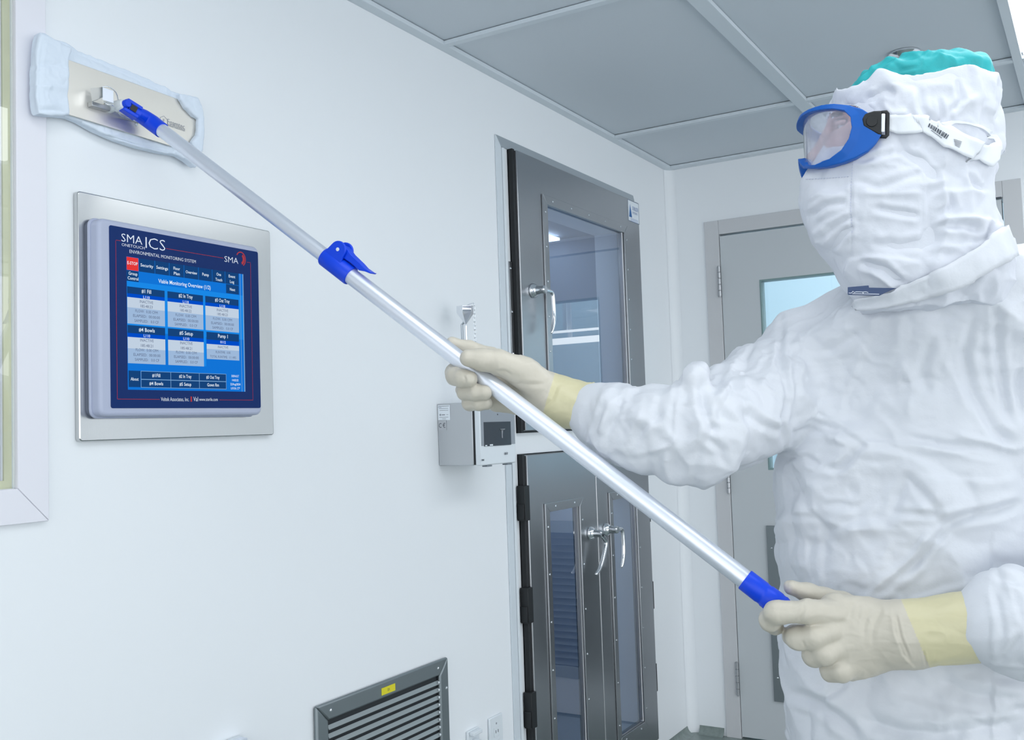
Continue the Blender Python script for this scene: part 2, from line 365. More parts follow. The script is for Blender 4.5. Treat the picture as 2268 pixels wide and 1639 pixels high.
# ------------------------------------------------------------------ door_1 (back wall)
t = thing('door_1', 'pale grey hinged door with a glass pane in the end wall', None, ((DX0+DX1)/2, YB, 0), kind='structure')
fw_ = 0.055
for nm, a in (('door_frame', ((DX0-fw_, 0), (DX0+.004, DZ1+fw_))), ('door_frame', ((DX1-.004, 0), (DX1+fw_, DZ1+fw_)))):
    MB().box((a[0][0], YB-.008, a[0][1]), (a[1][0], YB+.10, a[1][1])).build(nm, 'doorf', t, bevel=.0012)
MB().box((DX0+.0045, YB-.008, DZ1-.002), (DX1-.0045, YB+.10, DZ1+fw_)).build('door_frame', 'doorf', t, bevel=.0012)
# leaf with openings for the pane and the louvre
GX0, GX1 = .366, 1.08; PZ0, PZ1 = ZC-.20, ZC+.540
LX0, LX1, LZ0, LZ1 = .349, 1.09, ZC-1.080, ZC-.414
xa = [DX0+.0065, GX0, GX1, DX1-.0085]; zz = [.008, LZ0+.05, LZ1-.05, PZ0, PZ1, DZ1-.010]
lf = MB(); nx_, nz_ = 3, 5
hl = lambda i, j: i == 1 and j in (1, 3)
def okc(i, j): return 0 <= i < nx_ and 0 <= j < nz_ and not hl(i, j)
y0, y1 = YB-.0045, YB+.040
for i in range(nx_):
    for j in range(nz_):
        if not okc(i, j): continue
        a0, a1, z0, z1 = xa[i], xa[i+1], zz[j], zz[j+1]
        for y in (y0, y1): lf.add([(a0, y, z0), (a1, y, z0), (a1, y, z1), (a0, y, z1)], [(0, 1, 2, 3)])
        for (di, dj, e) in ((-1, 0, ((a0, z0), (a0, z1))), (1, 0, ((a1, z0), (a1, z1))), (0, -1, ((a0, z0), (a1, z0))), (0, 1, ((a0, z1), (a1, z1)))):
            if not okc(i+di, j+dj): lf.add([(e[0][0], y0, e[0][1]), (e[1][0], y0, e[1][1]), (e[1][0], y1, e[1][1]), (e[0][0], y1, e[0][1])], [(0, 1, 2, 3)])
leaf = lf.build('door_leaf', 'doorp', t, weld=True)
MB().box((DX0, YB+.045, 0), (DX1, YB+.05, DZ1)).build('door_stop', 'dark', t) if False else None
gm = MB(); k = .006
gm.box((GX0, y0-.001, PZ0), (GX0+k, y1, PZ1)); gm.box((GX1-k, y0-.001, PZ0), (GX1, y1, PZ1)); gm.box((GX0+k, y0-.001, PZ0), (GX1-k, y1, PZ0+k)); gm.box((GX0+k, y0-.001, PZ1-k), (GX1-k, y1, PZ1))
gm.build('pane_gasket', mat('gasket_green', (.20, .30, .30), .4), t)
MB().box((GX0+k, YB+.004, PZ0+k), (GX1-k, YB+.010, PZ1-k)).build('pane', 'glassw', t)
# louvred vent in the door
G = MB(); ffw = .05
G.box((LX0, y0-.010, LZ0), (LX0+ffw, y0-.0005, LZ1)); G.box((LX1-ffw, y0-.010, LZ0), (LX1, y0-.0005, LZ1)); G.box((LX0+ffw, y0-.010, LZ0), (LX1-ffw, y0-.0005, LZ0+ffw)); G.box((LX0+ffw, y0-.010, LZ1-ffw), (LX1-ffw, y0-.0005, LZ1))
gv = G.build('door_vent', 'grille', t, bevel=.001)
MB().box((LX0+ffw-.01, y0+.025, LZ0+ffw-.01), (LX1-ffw+.01, y0+.03, LZ1-ffw+.01)).build('vent_backing', 'black', gv)
base = None; nn = 20
for q in range(nn):
    z = LZ0+ffw+(LZ1-LZ0-2*ffw)*(q+.5)/nn; h = (LZ1-LZ0-2*ffw)/nn
    if base is None:
        base = MB().prism([(LX0+ffw, y0+.018, z+h*.45), (LX0+ffw, y0-.006, z-h*.30), (LX0+ffw, y0-.006, z-h*.36), (LX0+ffw, y0+.018, z+h*.38)], (LX1-LX0-2*ffw, 0, 0)).build('louvre', mat('vent_louvre', (.16, .19, .21), .45, .6), gv); zb0 = z
    else: dup(base, off=(0, 0, z-zb0))
for (x, z) in ((LX0+.018, LZ1-.085), (LX0+.018, LZ0+.09), (LX1-.018, LZ1-.085), (LX1-.018, LZ0+.09)):
    MB().lathe((x, y0-.010, z), (0, -1, 0), [(0, .004), (.0012, .0035), (.002, .001)], 10).build('screw', 'chrome', gv)
# hinges
for (za_, zb_) in ((.6105, .4885), (-.184, -.2905), (-.947, -1.073)):
    h = thing('hinge', '', None); h.name = 'hinge'; del h['label']; h.parent = t; h.matrix_parent_inverse = WL[t.name].inverted()
    xh = .2075; zm = (za_+zb_)/2+ZC; hh = (za_-zb_)/5
    kn = MB()
    for q in range(5):
        zc_ = ZC+zb_+hh*(q+.5); kn.lathe((xh, YB-.0125, zc_-hh/2+.0008), (0, 0, 1), [(0, .0062), (.001, .0072), (hh-.0026, .0072), (hh-.0016, .0062)], 14)
    kn.build('knuckle', 'steel', h, smooth='auto'); 
    MB().lathe((xh, YB-.0125, ZC+zb_-.003), (0, 0, 1), [(0, .004), (za_-zb_+.006, .004)], 12).build('hinge_pin', 'steel', h, smooth='auto')
# latch strike and dark gap at the closing side
MB().box((DX1-.030, YB-.0085, DZ1-.006), (DX1-.0087, YB-.004, DZ1-.0005)).build('latch_plate', 'kprint', t)
MB().box((DX1-.012, YB-.0095, ZC+.20), (DX1-.0087, YB-.0045, DZ1-.10)).build('strike_plate', 'kprint', t)
MB().box((DX0+.004, YB+.041, 0), (DX1-.004, YB+.05, DZ1)).build('rear_stop', 'dark', t) if False else None
# corridor behind the door pane: pale walls and a twin tube fitting
yb2 = YB+.12
M['corr'] = mat('corridor_wall', (.66, .78, .83), .4)
for nm, lb, A, B in (('wall_corridor_far', 'far wall of the pale room seen through the door pane', (-.6, yb2+2.2, 0), (2.4, yb2+2.25, 2.75)), ('wall_corridor_left', 'left wall of the pale room behind the door', (-.65, yb2+.001, 0), (-.6, yb2+2.25, 2.75)), ('wall_corridor_right', 'right wall of the pale room behind the door', (2.4, yb2+.001, 0), (2.45, yb2+2.25, 2.75)), ('ceiling_corridor', 'ceiling of the pale room behind the door', (-.65, yb2+.001, 2.751), (2.45, yb2+2.25, 2.8)), ('floor_corridor', 'floor of the pale room behind the door', (-.65, YB+.121, -.08), (2.45, yb2+2.25, -.001))):
    struct(MB().box(A, B).build(nm, 'corr'), lb)
for q in range(2):
    t = thing('tube_light', ['nearer white tube light in the pale room behind the door pane', 'farther white tube light in the pale room behind the door pane'][q], 'light', (.9, yb2+.8+.32*q, ZC+.62))
    z_ = ZC+(.502 if q == 0 else .455); h_ = .006 if q == 0 else .017
    MB().box((.62, yb2+.78+.05*q, z_-h_), (1.42, yb2+.80+.05*q, z_+h_)).build('tube', 'lamp2', t, bevel=.003)
    MB().box((1.0, yb2+.782+.05*q, z_+h_+.0005), (1.02, yb2+.798+.05*q, 2.718)).build('stem', 'white', t)
t = thing('light_panel', 'glowing ceiling light in the pale room behind the door pane', 'light', (.9, yb2+1.1, 2.74))
MB().box((-.2, yb2+.3, 2.72), (2.0, yb2+1.9, 2.745)).build('diffuser', 'lamp3', t)
# ================================================================== MONITOR PANEL
t = thing('wall_monitor', 'touch screen environmental monitor in a stainless plate on the left wall', 'monitor', (0, 1.29, ZC))
py0, py1, pz0, pz1 = 1.066, 1.522, ZC-.001, ZC+.4275
def rrect(y0, y1, z0, z1, r, x, n=5):
    pts = []
    for (cy, cz, a0) in ((y1-r, z1-r, 0), (y0+r, z1-r, 90), (y0+r, z0+r, 180), (y1-r, z0+r, 270)):
        for k in range(n+1):
            a = radians(a0+90*k/n); pts.append((x, cy+r*cos(a), cz+r*sin(a)))
    return pts
MB().prism(rrect(py0, py1, pz0, pz1, .006, .001), (.012, 0, 0)).build('wall_plate', 'steelh', t, bevel=.002)
ho = MB().prism(rrect(1.082, 1.457, ZC+.040, ZC+.380, .014, .0135), (.032, 0, 0)).build('housing', 'bezel', t, bevel=.006, seg=4)
MB().prism(rrect(1.079, 1.460, ZC+.037, ZC+.383, .015, .018), (.006, 0, 0)).build('housing_rim', 'bezel', t, bevel=.002)
XO = .0458
ov = MB().prism(rrect(1.103, 1.4525, ZC+.054, ZC+.3695, .004, XO-.001), (.0015, 0, 0)).build('overlay', 'navy', t)
xs_ = XO+.0006; SY0, SY1, SZ0, SZ1 = 1.1373, 1.4111, ZC+.0861, ZC+.3193
def N(s, q, x=xs_): return V((x, SY0+s*(SY1-SY0), SZ1-q*(SZ1-SZ0)))
A_, B_ = V((0, 1, 0)), V((0, 0, 1)); HZ = SZ1-SZ0; WY_ = SY1-SY0
def rect(mb, s0, q0, s1, q1, lift=0): a = N(s0, q0, xs_+lift); b = N(s1, q1, xs_+lift); mb.add([(a.x, a.y, a.z), (a.x, b.y, a.z), (a.x, b.y, b.z), (a.x, a.y, b.z)], [(0, 1, 2, 3)])
sc = MB(); rect(sc, 0, 0, 1, 1, 0); scr = sc.build('screen', 'ui_bg', t)
L1, L2, L3 = .0002, .0004, .0006
def blocks(mname, rects, lift, nm):
    for r_ in rects:
        mb = MB(); rect(mb, *r_, lift); mb.build(nm, mname, scr)
bx = [(.002, .296), (.319, .622), (.642, .950)]
nav = [(0, .102, .091, .184), (.834, .104, .955, .180), (.006, .857, .097, .980)]
tb = [.092, .22, .337, .461, .586, .708, .827, .957]
for i in range(7): nav.append((tb[i]+.0015, 0, tb[i+1]-.0015, .101))
hd, sb, wh, lt = [], [], [], []
for i, (a, b) in enumerate(bx):
    hd.append((a, .225, b, .277)); sb.append((a, .277, b, .305)); wh.append((a, .305, b, .382)); lt.append((a, .382, b, .504))
    if i < 2: hd.append((a, .516, b, .575)); sb.append((a, .575, b, .605)); wh.append((a, .605, b, .690)); lt.append((a, .690, b, .802))
    else: hd.append((a+.006, .518, b-.002, .580)); sb.append((a+.006, .580, b-.002, .616)); wh.append((a+.006, .616, b-.002, .657)); lt.append((a+.006, .657, b-.002, .739))
blocks('ui_bg2', [(0, .184, 1, .56), (.622, .56, .642, .80)], .0001, 'screen_field')
blocks('ui_navy', nav+hd+[(.965, 0, 1, 1)][:0], L1, 'menu_tile'); blocks('ui_blue', sb+[(.0, .82, 1, .84)][:0], L1, 'caption_bar'); blocks('ui_white', wh, L1, 'value_field'); blocks('ui_light', lt, L1, 'detail_field')
blocks('ui_red', [(0, .002, .090, .100)], L2, 'stop_tile')
cx_ = [.100, .337, .578, .820]; bt = []
for i in range(3):
    for (q0, q1) in ((.858, .919), (.921, .981)): bt.append((cx_[i]+.002, q0+.002, cx_[i+1]-.002, q1-.002))
blocks('ui_edge', [(.099, .856, .822, .983)], L1, 'key_outline'); blocks('ui_navy', bt, L2, 'key')
blocks('ui_edge', [(.966, .0, .970, 1), (.991, 0, 1, 1)], L2, 'screen_edge')
tw, tk, td = MB(), MB(), MB()
def T(mb, s, x, q, h, w=None, al='C', bold=0.01): text(mb, s, N(x, q, xs_+L3), A_, B_, h*HZ, None if w is None else w*WY_, al, 0, 0, bold)
T(tw, 'E-STOP', .044, .058, .024, .078)
for s, x, q, w_ in (('Security', .156, .060, .100), ('Settings', .278, .060, .095), ('Floor', .398, .048, .055), ('Plan', .398, .088, .050), ('Overview', .523, .062, .098), ('Pump', .647, .062, .058), ('One', .767, .044, .042), ('Touch', .767, .088, .062), ('Event', .890, .045, .062), ('Log', .890, .090, .040), ('Next', .893, .155, .050), ('Group', .047, .136, .068), ('Control', .047, .172, .082), ('About', .050, .931, .060)):
    T(tw, s, x, q, .024, w_)
T(tw, 'Viable Monitoring Overview (1/2)', .468, .168, .031, .445)
nm6 = ['#1 Fill', '#2 In Tray', '#3 Out Tray', '#4 Bowls', '#5 Setup', 'Pump 1']; hw = [.075, .120, .135, .125, .115, .090]
tims = ['185:48:23', '185:48:22', '185:48:23', '185:48:21', '185:48:21']
for i in range(6):
    a, b = bx[i % 3]; c = (a+b)/2; r_ = i//3; o_ = 0 if r_ == 0 else .294
    T(tw, nm6[i], c, .262+o_+(.002 if r_ else 0), .029, hw[i]); T(tw, 'L110' if i < 5 else '0112', c, .300+o_+(.004 if i < 5 else .010), .021, .050)
    if i < 5:
        T(tk, 'INACTIVE', c, .340+o_, .022, .105, bold=0); T(tk, tims[i], c, .374+o_+(.006 if r_ else 0), .022, .095, bold=0)
        for k, (s, w_) in enumerate((('FLOW:  0.00 CFM', .175), ('ELAPSED:  00:00:00', .210), ('SAMPLED:   0.0 CF', .190))):
            T(tk, s, c, .414+o_+.037*k, .021, w_, bold=0)
    else:
        T(tk, 'INACTIVE', c, .645, .020, .095, bold=0); T(tk, 'RUNTIME:  0:00', c, .688, .020, .135, bold=0); T(tk, 'TOTAL RUNTIME:  1/1 HRS', c, .726, .020, .240, bold=0)
for i, s in enumerate(['#1Fill', '#2 In Tray', '#3 Out Tray', '#4 Bowls', '#5 Setup', 'Gown Rm']):
    T(tw, s, (cx_[i % 3]+cx_[i % 3+1])/2, .900+(.062 if i > 2 else 0), .026, [.065, .105, .120, .110, .100, .105][i])
for k, s in enumerate(['DEFAULT', '14:02:22', '22/Aug/2024', 'LOCAL CT*']): T(tw, s, .905, .880+.034*k, .018, [.070, .060, .095, .085][k])
tw.build('screen_lettering', 'ui_text', scr)['kind'] = 'stuff'; tk.build('screen_figures', 'ui_ink', scr)['kind'] = 'stuff'
# printed lettering on the navy overlay
pw = MB(); OX = xs_+.0002
def T2(mb, s, x, q, h, w=None, al='L', bold=0, sh=0): text(mb, s, N(x, q, OX), A_, B_, h*HZ, None if w is None else w*WY_, al, 0, sh, bold)
T2(pw, 'SMA', -.037, -.108, .062, .160, bold=-.008); T2(pw, 'I', .148, -.088, .088, .010, bold=-.012); T2(pw, 'CS', .172, -.088, .088, .134, bold=-.012); T2(pw, 'ONETOUCH', -.035, -.074, .022, .176, bold=-.006)
T2(pw, 'ENVIRONMENTAL MONITORING SYSTEM', .024, -.030, .026, .540, bold=-.004)
T2(pw, 'SMA', .824, -.082, .050, .130, bold=-.008)
T2(pw, 'Veltek Associates, Inc.', .255, 1.083, .030, .232); T2(pw, 'Val', .525, 1.083, .036, .040); T2(pw, 'www.sterile.com', .575, 1.080, .026, .165)
pw.build('overlay_lettering', 'wprint', t)['kind'] = 'stuff'
rd = MB(); W_ = .0035
def line(x0, q0, x1, q1): a = N(min(x0, x1), min(q0, q1), OX); b = N(max(x0, x1)+.0028, max(q0, q1)+.0033, OX); rd.add([(OX, a.y, a.z), (OX, b.y, a.z), (OX, b.y, b.z), (OX, a.y, b.z)], [(0, 1, 2, 3)])
line(-.081, -.105, -.081, 1.066); line(-.078, -.112, -.045, -.112); line(.312, -.112, .812, -.112); line(1.040, -.112, 1.072, -.112); line(1.072, -.105, 1.072, 1.066); line(.757, 1.069, 1.072, 1.069); line(-.078, 1.069, .242, 1.069)
for rr_, a0, a1, wd in ((.024, -60, 150, .0022), (.018, -75, 60, .005)):
    ce_ = N(.980, -.128, OX)
    pts = []
    for k in range(15):
        a = radians(a0+(a1-a0)*k/14); pts.append((cos(a), sin(a)))
    vs = [(OX, ce_.y+p[0]*(rr_*.55), ce_.z+p[1]*rr_*.62) for p in pts]+[(OX, ce_.y+p[0]*(rr_*.55-wd), ce_.z+p[1]*(rr_*.62-wd)) for p in pts]
    rd.add(vs, [(k, k+1, k+16, k+15) for k in range(14)])
a = N(.500, 1.046, OX); rd.add([(OX, a.y, a.z), (OX, a.y+.0035, a.z), (OX, a.y+.0035, a.z-.0095), (OX, a.y, a.z-.0095)], [(0, 1, 2, 3)])
rd.build('overlay_line', 'red', t)['kind'] = 'stuff'

# ================================================================== PASS-THROUGH CABINETS
XD = .025
def frame4(mb, y0, y1, z0, z1, w_, x0, x1):
    mb.box((x0, y0, z0), (x1, y0+w_, z1)); mb.box((x0, y1-w_, z0), (x1, y1, z1)); mb.box((x0, y0+w_, z0), (x1, y1-w_, z0+w_)); mb.box((x0, y0+w_, z1-w_), (x1, y1-w_, z1))
def chamber(name, y0, y1, z0, z1, parent, depth=.55, m='chamb'):
    mb = MB(); e = .0005; a = -.1001; b = -depth
    mb.box((b, y0-.02, z0-.02), (b-.01, y1+.02, z1+.02)); mb.box((a, y0-.02, z0-.02), (b, y0-.005, z1+.02)); mb.box((a, y1+.005, z0-.02), (b, y1+.02, z1+.02))
    mb.box((a, y0-.005, z0-.02), (b, y1+.005, z0-.005)); mb.box((a, y0-.005, z1+.005), (b, y1+.005, z1+.02))
    ch_ = mb.build(name, m, parent); ym = (y0+y1)/2
    MB().box((-depth*.5-.06, y0+.06, z1-.012), (-depth*.5+.06, y1-.06, z1-.002)).build('added_chamber_fill', 'chamber_fill', ch_)  # strip added to brighten the chamber behind the glass; no such source is visible
    return ch_
def leaf_with_window(name, y0, y1, z0, z1, wy0, wy1, wz0, wz1, parent, label=None):
    mb = MB(); x0, x1 = .0035, XD
    mb.box((x0, y0, z0), (x1, wy0, z1)); mb.box((x0, wy1, z0), (x1, y1, z1)); mb.box((x0, wy0, z0), (x1, wy1, wz0)); mb.box((x0, wy0, wz1), (x1, wy1, z1))
    # one shell: weld the four boards' shared faces away
    o = bpy.data.objects.new('x', None); bpy.data.objects.remove(o)
    ys = [y0, wy0, wy1, y1]; zs = [z0, wz0, wz1, z1]; mb = MB()
    so = lambda i, j: 0 <= i < 3 and 0 <= j < 3 and not (i == 1 and j == 1)
    for i in range(3):
        for j in range(3):
            if not so(i, j): continue
            a0, a1, b0, b1 = ys[i], ys[i+1], zs[j], zs[j+1]
            for x in (x0, x1): mb.add([(x, a0, b0), (x, a1, b0), (x, a1, b1), (x, a0, b1)], [(0, 1, 2, 3)])
            for (di, dj, e) in ((-1, 0, ((a0, b0), (a0, b1))), (1, 0, ((a1, b0), (a1, b1))), (0, -1, ((a0, b0), (a1, b0))), (0, 1, ((a0, b1), (a1, b1)))):
                if not so(i+di, j+dj): mb.add([(x0, *e[0]), (x0, *e[1]), (x1, *e[1]), (x1, *e[0])], [(0, 1, 2, 3)])
    return mb.build(name, 'steel', parent, weld=True, bevel=.0022)
def window_trim(y0, y1, z0, z1, w_, parent, ns=(5, 6)):
    x0, x1 = XD+.0003, XD+.006
    tr = MB().prism([(x1, y0, z0), (x1, y1, z0), (x1, y1-w_, z0+w_), (x1, y0+w_, z0+w_)], (-(x1-x0), 0, 0))
    tr.prism([(x1, y1, z0), (x1, y1, z1), (x1, y1-w_, z1-w_), (x1, y1-w_, z0+w_)], (-(x1-x0), 0, 0))
    tr.prism([(x1, y1, z1), (x1, y0, z1), (x1, y0+w_, z1-w_), (x1, y1-w_, z1-w_)], (-(x1-x0), 0, 0))
    tr.prism([(x1, y0, z1), (x1, y0, z0), (x1, y0+w_, z0+w_), (x1, y0+w_, z1-w_)], (-(x1-x0), 0, 0))
    to = tr.build('window_trim', 'steel', parent, bevel=.0012)
    base = None; pts = []
    for k in range(ns[0]): pts += [(y0+(y1-y0)*(k+.5)/ns[0], z1-w_*.45), (y0+(y1-y0)*(k+.5)/ns[0], z0+w_*.45)]
    for k in range(ns[1]): pts += [(y0+w_*.45, z0+(z1-z0)*(k+.5)/ns[1]), (y1-w_*.45, z0+(z1-z0)*(k+.5)/ns[1])]
    for (y, z) in pts:
        if base is None: base = MB().lathe((x1-.0005, y, z), (1, 0, 0), [(0, .0036), (.0015, .0036), (.0026, .0014)], 10).build('screw', 'chrome', parent, smooth='auto'); b0 = (y, z)
        else: dup(base, off=(0, y-b0[0], z-b0[1]))
    return to
def lever_handle(y, z, parent, drop=1, ang=0.0, reach=.058):
    hb = MB(); hb.lathe((XD, y, z), (1, 0, 0), [(0, .021), (.004, .0225), (.010, .020), (.016, .0135), (.030, .0115), (.042, .0125), (.046, .010)], 24)
    hub = hb.build('handle', 'chrome', parent, smooth='auto')
    hb = MB(); e = V((0, cos(ang), sin(ang))); dn = V((0, sin(ang)*1.0, -cos(ang)))
    c = V((XD+.037, y, z)); p = [c-e*.004, c+e*.018, c+e*(reach-.012), c+e*(reach-.002)+dn*.006, c+e*reach+dn*.02, c+e*(reach+.003)+dn*.06, c+e*(reach+.001)+dn*.09, c+e*(reach-.010)+dn*.118, c+e*(reach-.022)+dn*.132]
    hb.tube(p, [.0085, .0075, .0065, .0068, .0070, .0072, .0070, .0062, .0045], 14)
    hb.build('lever', 'chrome', hub, smooth=True, sub=1); return hub
# upper cabinet
t = thing('pass_through_cabinet', 'upper stainless pass-through cabinet with one large glazed door in the left wall', 'cabinet', (0, 3.0, ZC))
cy0, cy1, cz0, cz1 = 2.545, 3.453, ZC-.014, ZC+.829
dr = leaf_with_window('cabinet_door', cy0, cy1, cz0, cz1, 2.722, 3.292, ZC+.095, ZC+.692, t)
window_trim(2.690, 3.330, ZC+.065, ZC+.722, .030, dr)
MB().box((XD-.012, 2.7225, ZC+.0955), (XD-.006, 3.2915, ZC+.6915)).build('door_glass', 'glassd', dr)
lever_handle(2.616, ZC+.410, dr, reach=.060)
g_ = MB(); frame4(g_, cy0-.014, cy1+.002, cz0-.006, cz1+.004, .020, .0006, .0034); g_.box((.0006, cy0-.014, cz0-.006), (.018, cy0-.0008, cz1+.003)); g_.build('door_gasket', 'black', t)
chamber('chamber', UC[0], UC[1], UC[2], UC[3], t)
hp = MB().box((.0008, 2.513, ZC+.195), (.006, 2.530, ZC+.490)).build('hinge_plate', 'steel', t, bevel=.001)
for z in (.215, .34, .47): MB().lathe((.006, 2.5215, ZC+z), (1, 0, 0), [(0, .004), (.0015, .0032), (.0022, .001)], 10).build('screw', 'chrome', hp)
# maker's sticker
st = MB().box((XD+.0002, 3.352, ZC+.746), (XD+.0008, 3.4525, ZC+.832-.006)).build('maker_sticker', 'paper', dr)
sk = MB(); X1 = XD+.0012; sk.add([(X1, 3.360, ZC+.762), (X1, 3.386, ZC+.762), (X1, 3.372, ZC+.812)], [(0, 1, 2)])
sk.build('sticker_triangle', 'skyblue', dr)
sk = MB(); text(sk, 'STERILIZER', (X1, 3.390, ZC+.792), A_, B_, .014, .055); text(sk, 'SYSTEMS', (X1, 3.390, ZC+.778), A_, B_, .008, .045); 
for k in range(3): sk.box((X1, 3.372, ZC+.757-.003*k*1.6), (X1+.0001, 3.440, ZC+.7585-.003*k*1.6))
sk.build('sticker_print', mat('faint_blue_print', (.25, .32, .55), .5), dr)
sk = MB(); frame4(sk, 3.352, 3.4525, ZC+.746, ZC+.826, .0022, XD+.0009, XD+.0012); sk.build('sticker_border', mat('border_grey', (.22, .27, .36), .5), dr)
# lower cabinet
t = thing('pass_through_cabinet', 'lower stainless pass-through cabinet with two narrow glazed doors', 'cabinet', (0, 3.0, ZC-.7))
dz1 = ZC-.086; dz0 = ZC-1.16; mid = 3.0
for (a, b, wa, wb2, nm) in ((2.545, mid-.0015, 2.668, 2.862, 'l'), (mid+.0015, 3.443, 3.118, 3.310, 'r')):
    dr = leaf_with_window('cabinet_door', a, b, dz0, dz1, wa, wb2, dz0+.10, ZC-.262, t)
    window_trim(wa-.030, wb2+.030, dz0+.070, ZC-.240+.004, .027, dr, (2, 6))
    MB().box((XD-.012, wa+.0005, dz0+.1005), (XD-.006, wb2-.0005, ZC-.2625)).build('door_glass', 'glassd', dr)
    lever_handle(2.945 if nm == 'l' else 3.062, ZC-.358, dr, ang=-.62 if nm == 'l' else 0.0, reach=.054)
    if nm == 'r':
        bb = 3.443
        for z in (.30, .62, .92): MB().box((.004, bb+.0005, ZC-z-.07), (XD-.002, bb+.011, ZC-z+.03)).build('hinge', 'black', t, bevel=.001)
    else:
        for z in (-.224, -.520, -.820):
            hg = MB(); hg.box((.004, a-.0300, ZC+z-.052), (XD+.006, a-.0006, ZC+z+.050)); hg.box((.004, a-.0335, ZC+z-.048), (XD+.0035, a-.0302, ZC+z-.003)); hg.build('hinge', 'black', t, bevel=.0012)
g_ = MB(); frame4(g_, 2.545-.014, 3.445, dz0-.006, dz1+.004, .020, .0006, .0034); g_.box((.0006, 2.545-.014, dz0-.006), (.018, 2.545-.0008, dz1+.003)); g_.build('door_gasket', 'black', t)
ch = chamber('chamber', LC[0], LC[1], LC[2], LC[3], t)
# pleated filter panel seen behind the near pane
pf = MB(); nP = 30; za0, za1 = ZC-1.0, ZC-.27; pr = []
for k in range(nP+1):
    z = za0+(za1-za0)*k/nP; pr += [(-.155, z), (-.130, z+(za1-za0)/nP*.35)]
pf.grid([[(x, 2.63, z) for (x, z) in pr], [(x, 2.90, z) for (x, z) in pr]])
pf.build('pleated_filter', mat('filter_pleat', (.55, .62, .72), .5), t)
# wall trim around both cabinets
ft = MB(); x1 = .005; w_ = .030
t = thing('trim_2', 'mitred metal trim framing the steel cabinet opening', None, (0, 3.0, ZC), kind='structure')
ty0, ty1, tz1 = 2.461, 3.463, ZC+.8605
MB().prism([(x1, ty0, 0.002), (x1, ty0+w_, 0.002), (x1, ty0+w_, tz1-w_), (x1, ty0, tz1)], (-x1+.0003, 0, 0)).build('trim_board', 'grid', t, bevel=.001)
MB().prism([(x1, ty0, tz1+.0003), (x1, ty0+w_, tz1-w_+.0003), (x1, ty1-.008, tz1-w_+.0003), (x1, ty1, tz1-w_+.012), (x1, ty1-.010, tz1+.0003)], (-x1+.0003, 0, 0)).build('trim_board', mat('trim_metal', (.42, .47, .51), .4, .4), t, bevel=.001)
MB().box((.0004, ty0+w_+.002, 0.002), (.0085, ty0+w_+.014, tz1-w_-.002)).build('trim_bead', 'white', t, bevel=.002)

# ================================================================== PARTICLE SENSOR BOX + PROBE
By = 2.13
xf = onY(1047, 960, By).x; xg = onY(1051, 960, By).x; xh_ = onY(1063.5, 960, By).x
t = thing('particle_sensor', 'stainless sensor box with a grey and white front and small screen, beside the cabinet', 'sensor', (0, By+.06, ZC-.015))
bz1, bz0 = ZC+.066, ZC-.0955
byr = onX(1141, 960, xh_).y
MB().box((.0006, By, bz0), (xf, byr-.004, bz1)).build('enclosure', mat('enclosure_steel', (.52, .54, .56), .38, .9, bump=(90, .06, .0006), stretch=(14, 14, 1), var=.05), t, bevel=.002)
MB().box((xf+.0003, By+.002, bz0+.002), (xg, byr-.006, bz1-.002)).build('gap_gasket', 'black', t)
fu = MB().box((xg+.0003, By, bz0-.001), (xh_, byr, bz1)).build('front_case', 'white', t, bevel=.003)
def onB(u, v, x=xh_): return onX(u, v, x)
sa = onB(1070, 935); sb_ = onB(1131, 985)
MB().box((xh_+.0002, By+.004, onB(1100, 985.5).z), (xh_+.0012, byr-.003, bz1-.003)).build('front_panel', mat('panel_grey', (.30, .33, .37), .4), fu, bevel=.0004)
scn = MB().box((xh_+.0014, sa.y, sb_.z), (xh_+.002, sb_.y, sa.z)).build('display', mat('lcd_dark', (.03, .04, .055), .15), t)
ic = MB(); X1 = xh_+.0023; q = onB(1112, 960, X1)
ic.lathe((X1, q.y, q.z-.012), (0, 0, 1), [(0, .0016), (.010, .0016), (.020, .0030), (.0225, .0085), (.024, .0088)], 12)
ico = ic.build('funnel_icon', 'gprint', scn); 
cm = MB().box((X1, sa.y+.003, sb_.z+.0005), (X1+.0004, sa.y+.012, sb_.z+.003)); cm.box((X1, sa.y+.025, sb_.z+.0008), (X1+.0004, sa.y+.040, sb_.z+.0045)); cm.build('status_text', 'paper', scn)
ln = MB(); q = onB(1118, 1007, X1); text(ln, 'IsoAir', (X1, q.y, q.z), A_, B_, .0072, .0165, bold=.03)
q = onB(1067, 1021, X1); text(ln, 'PMS', (X1, q.y, q.z), A_, B_, .0045, .012, bold=.03); ln.build('case_lettering', 'kprint', fu)
MB().lathe((X1-.001, onB(1101, 918).y, onB(1101, 918).z), (1, 0, 0), [(0, .0018), (.0006, .0018)], 12).build('indicator', 'black', fu)
ft_ = MB()
for a in (byr-.150+.02, byr-.030): ft_.box((xh_-.018, max(a-.012, By+.004), bz0-.0055), (xh_-.002, a+.012, bz0-.0013))
ft_.build('foot', mat('foot_grey', (.2, .23, .26), .5), fu, bevel=.001)
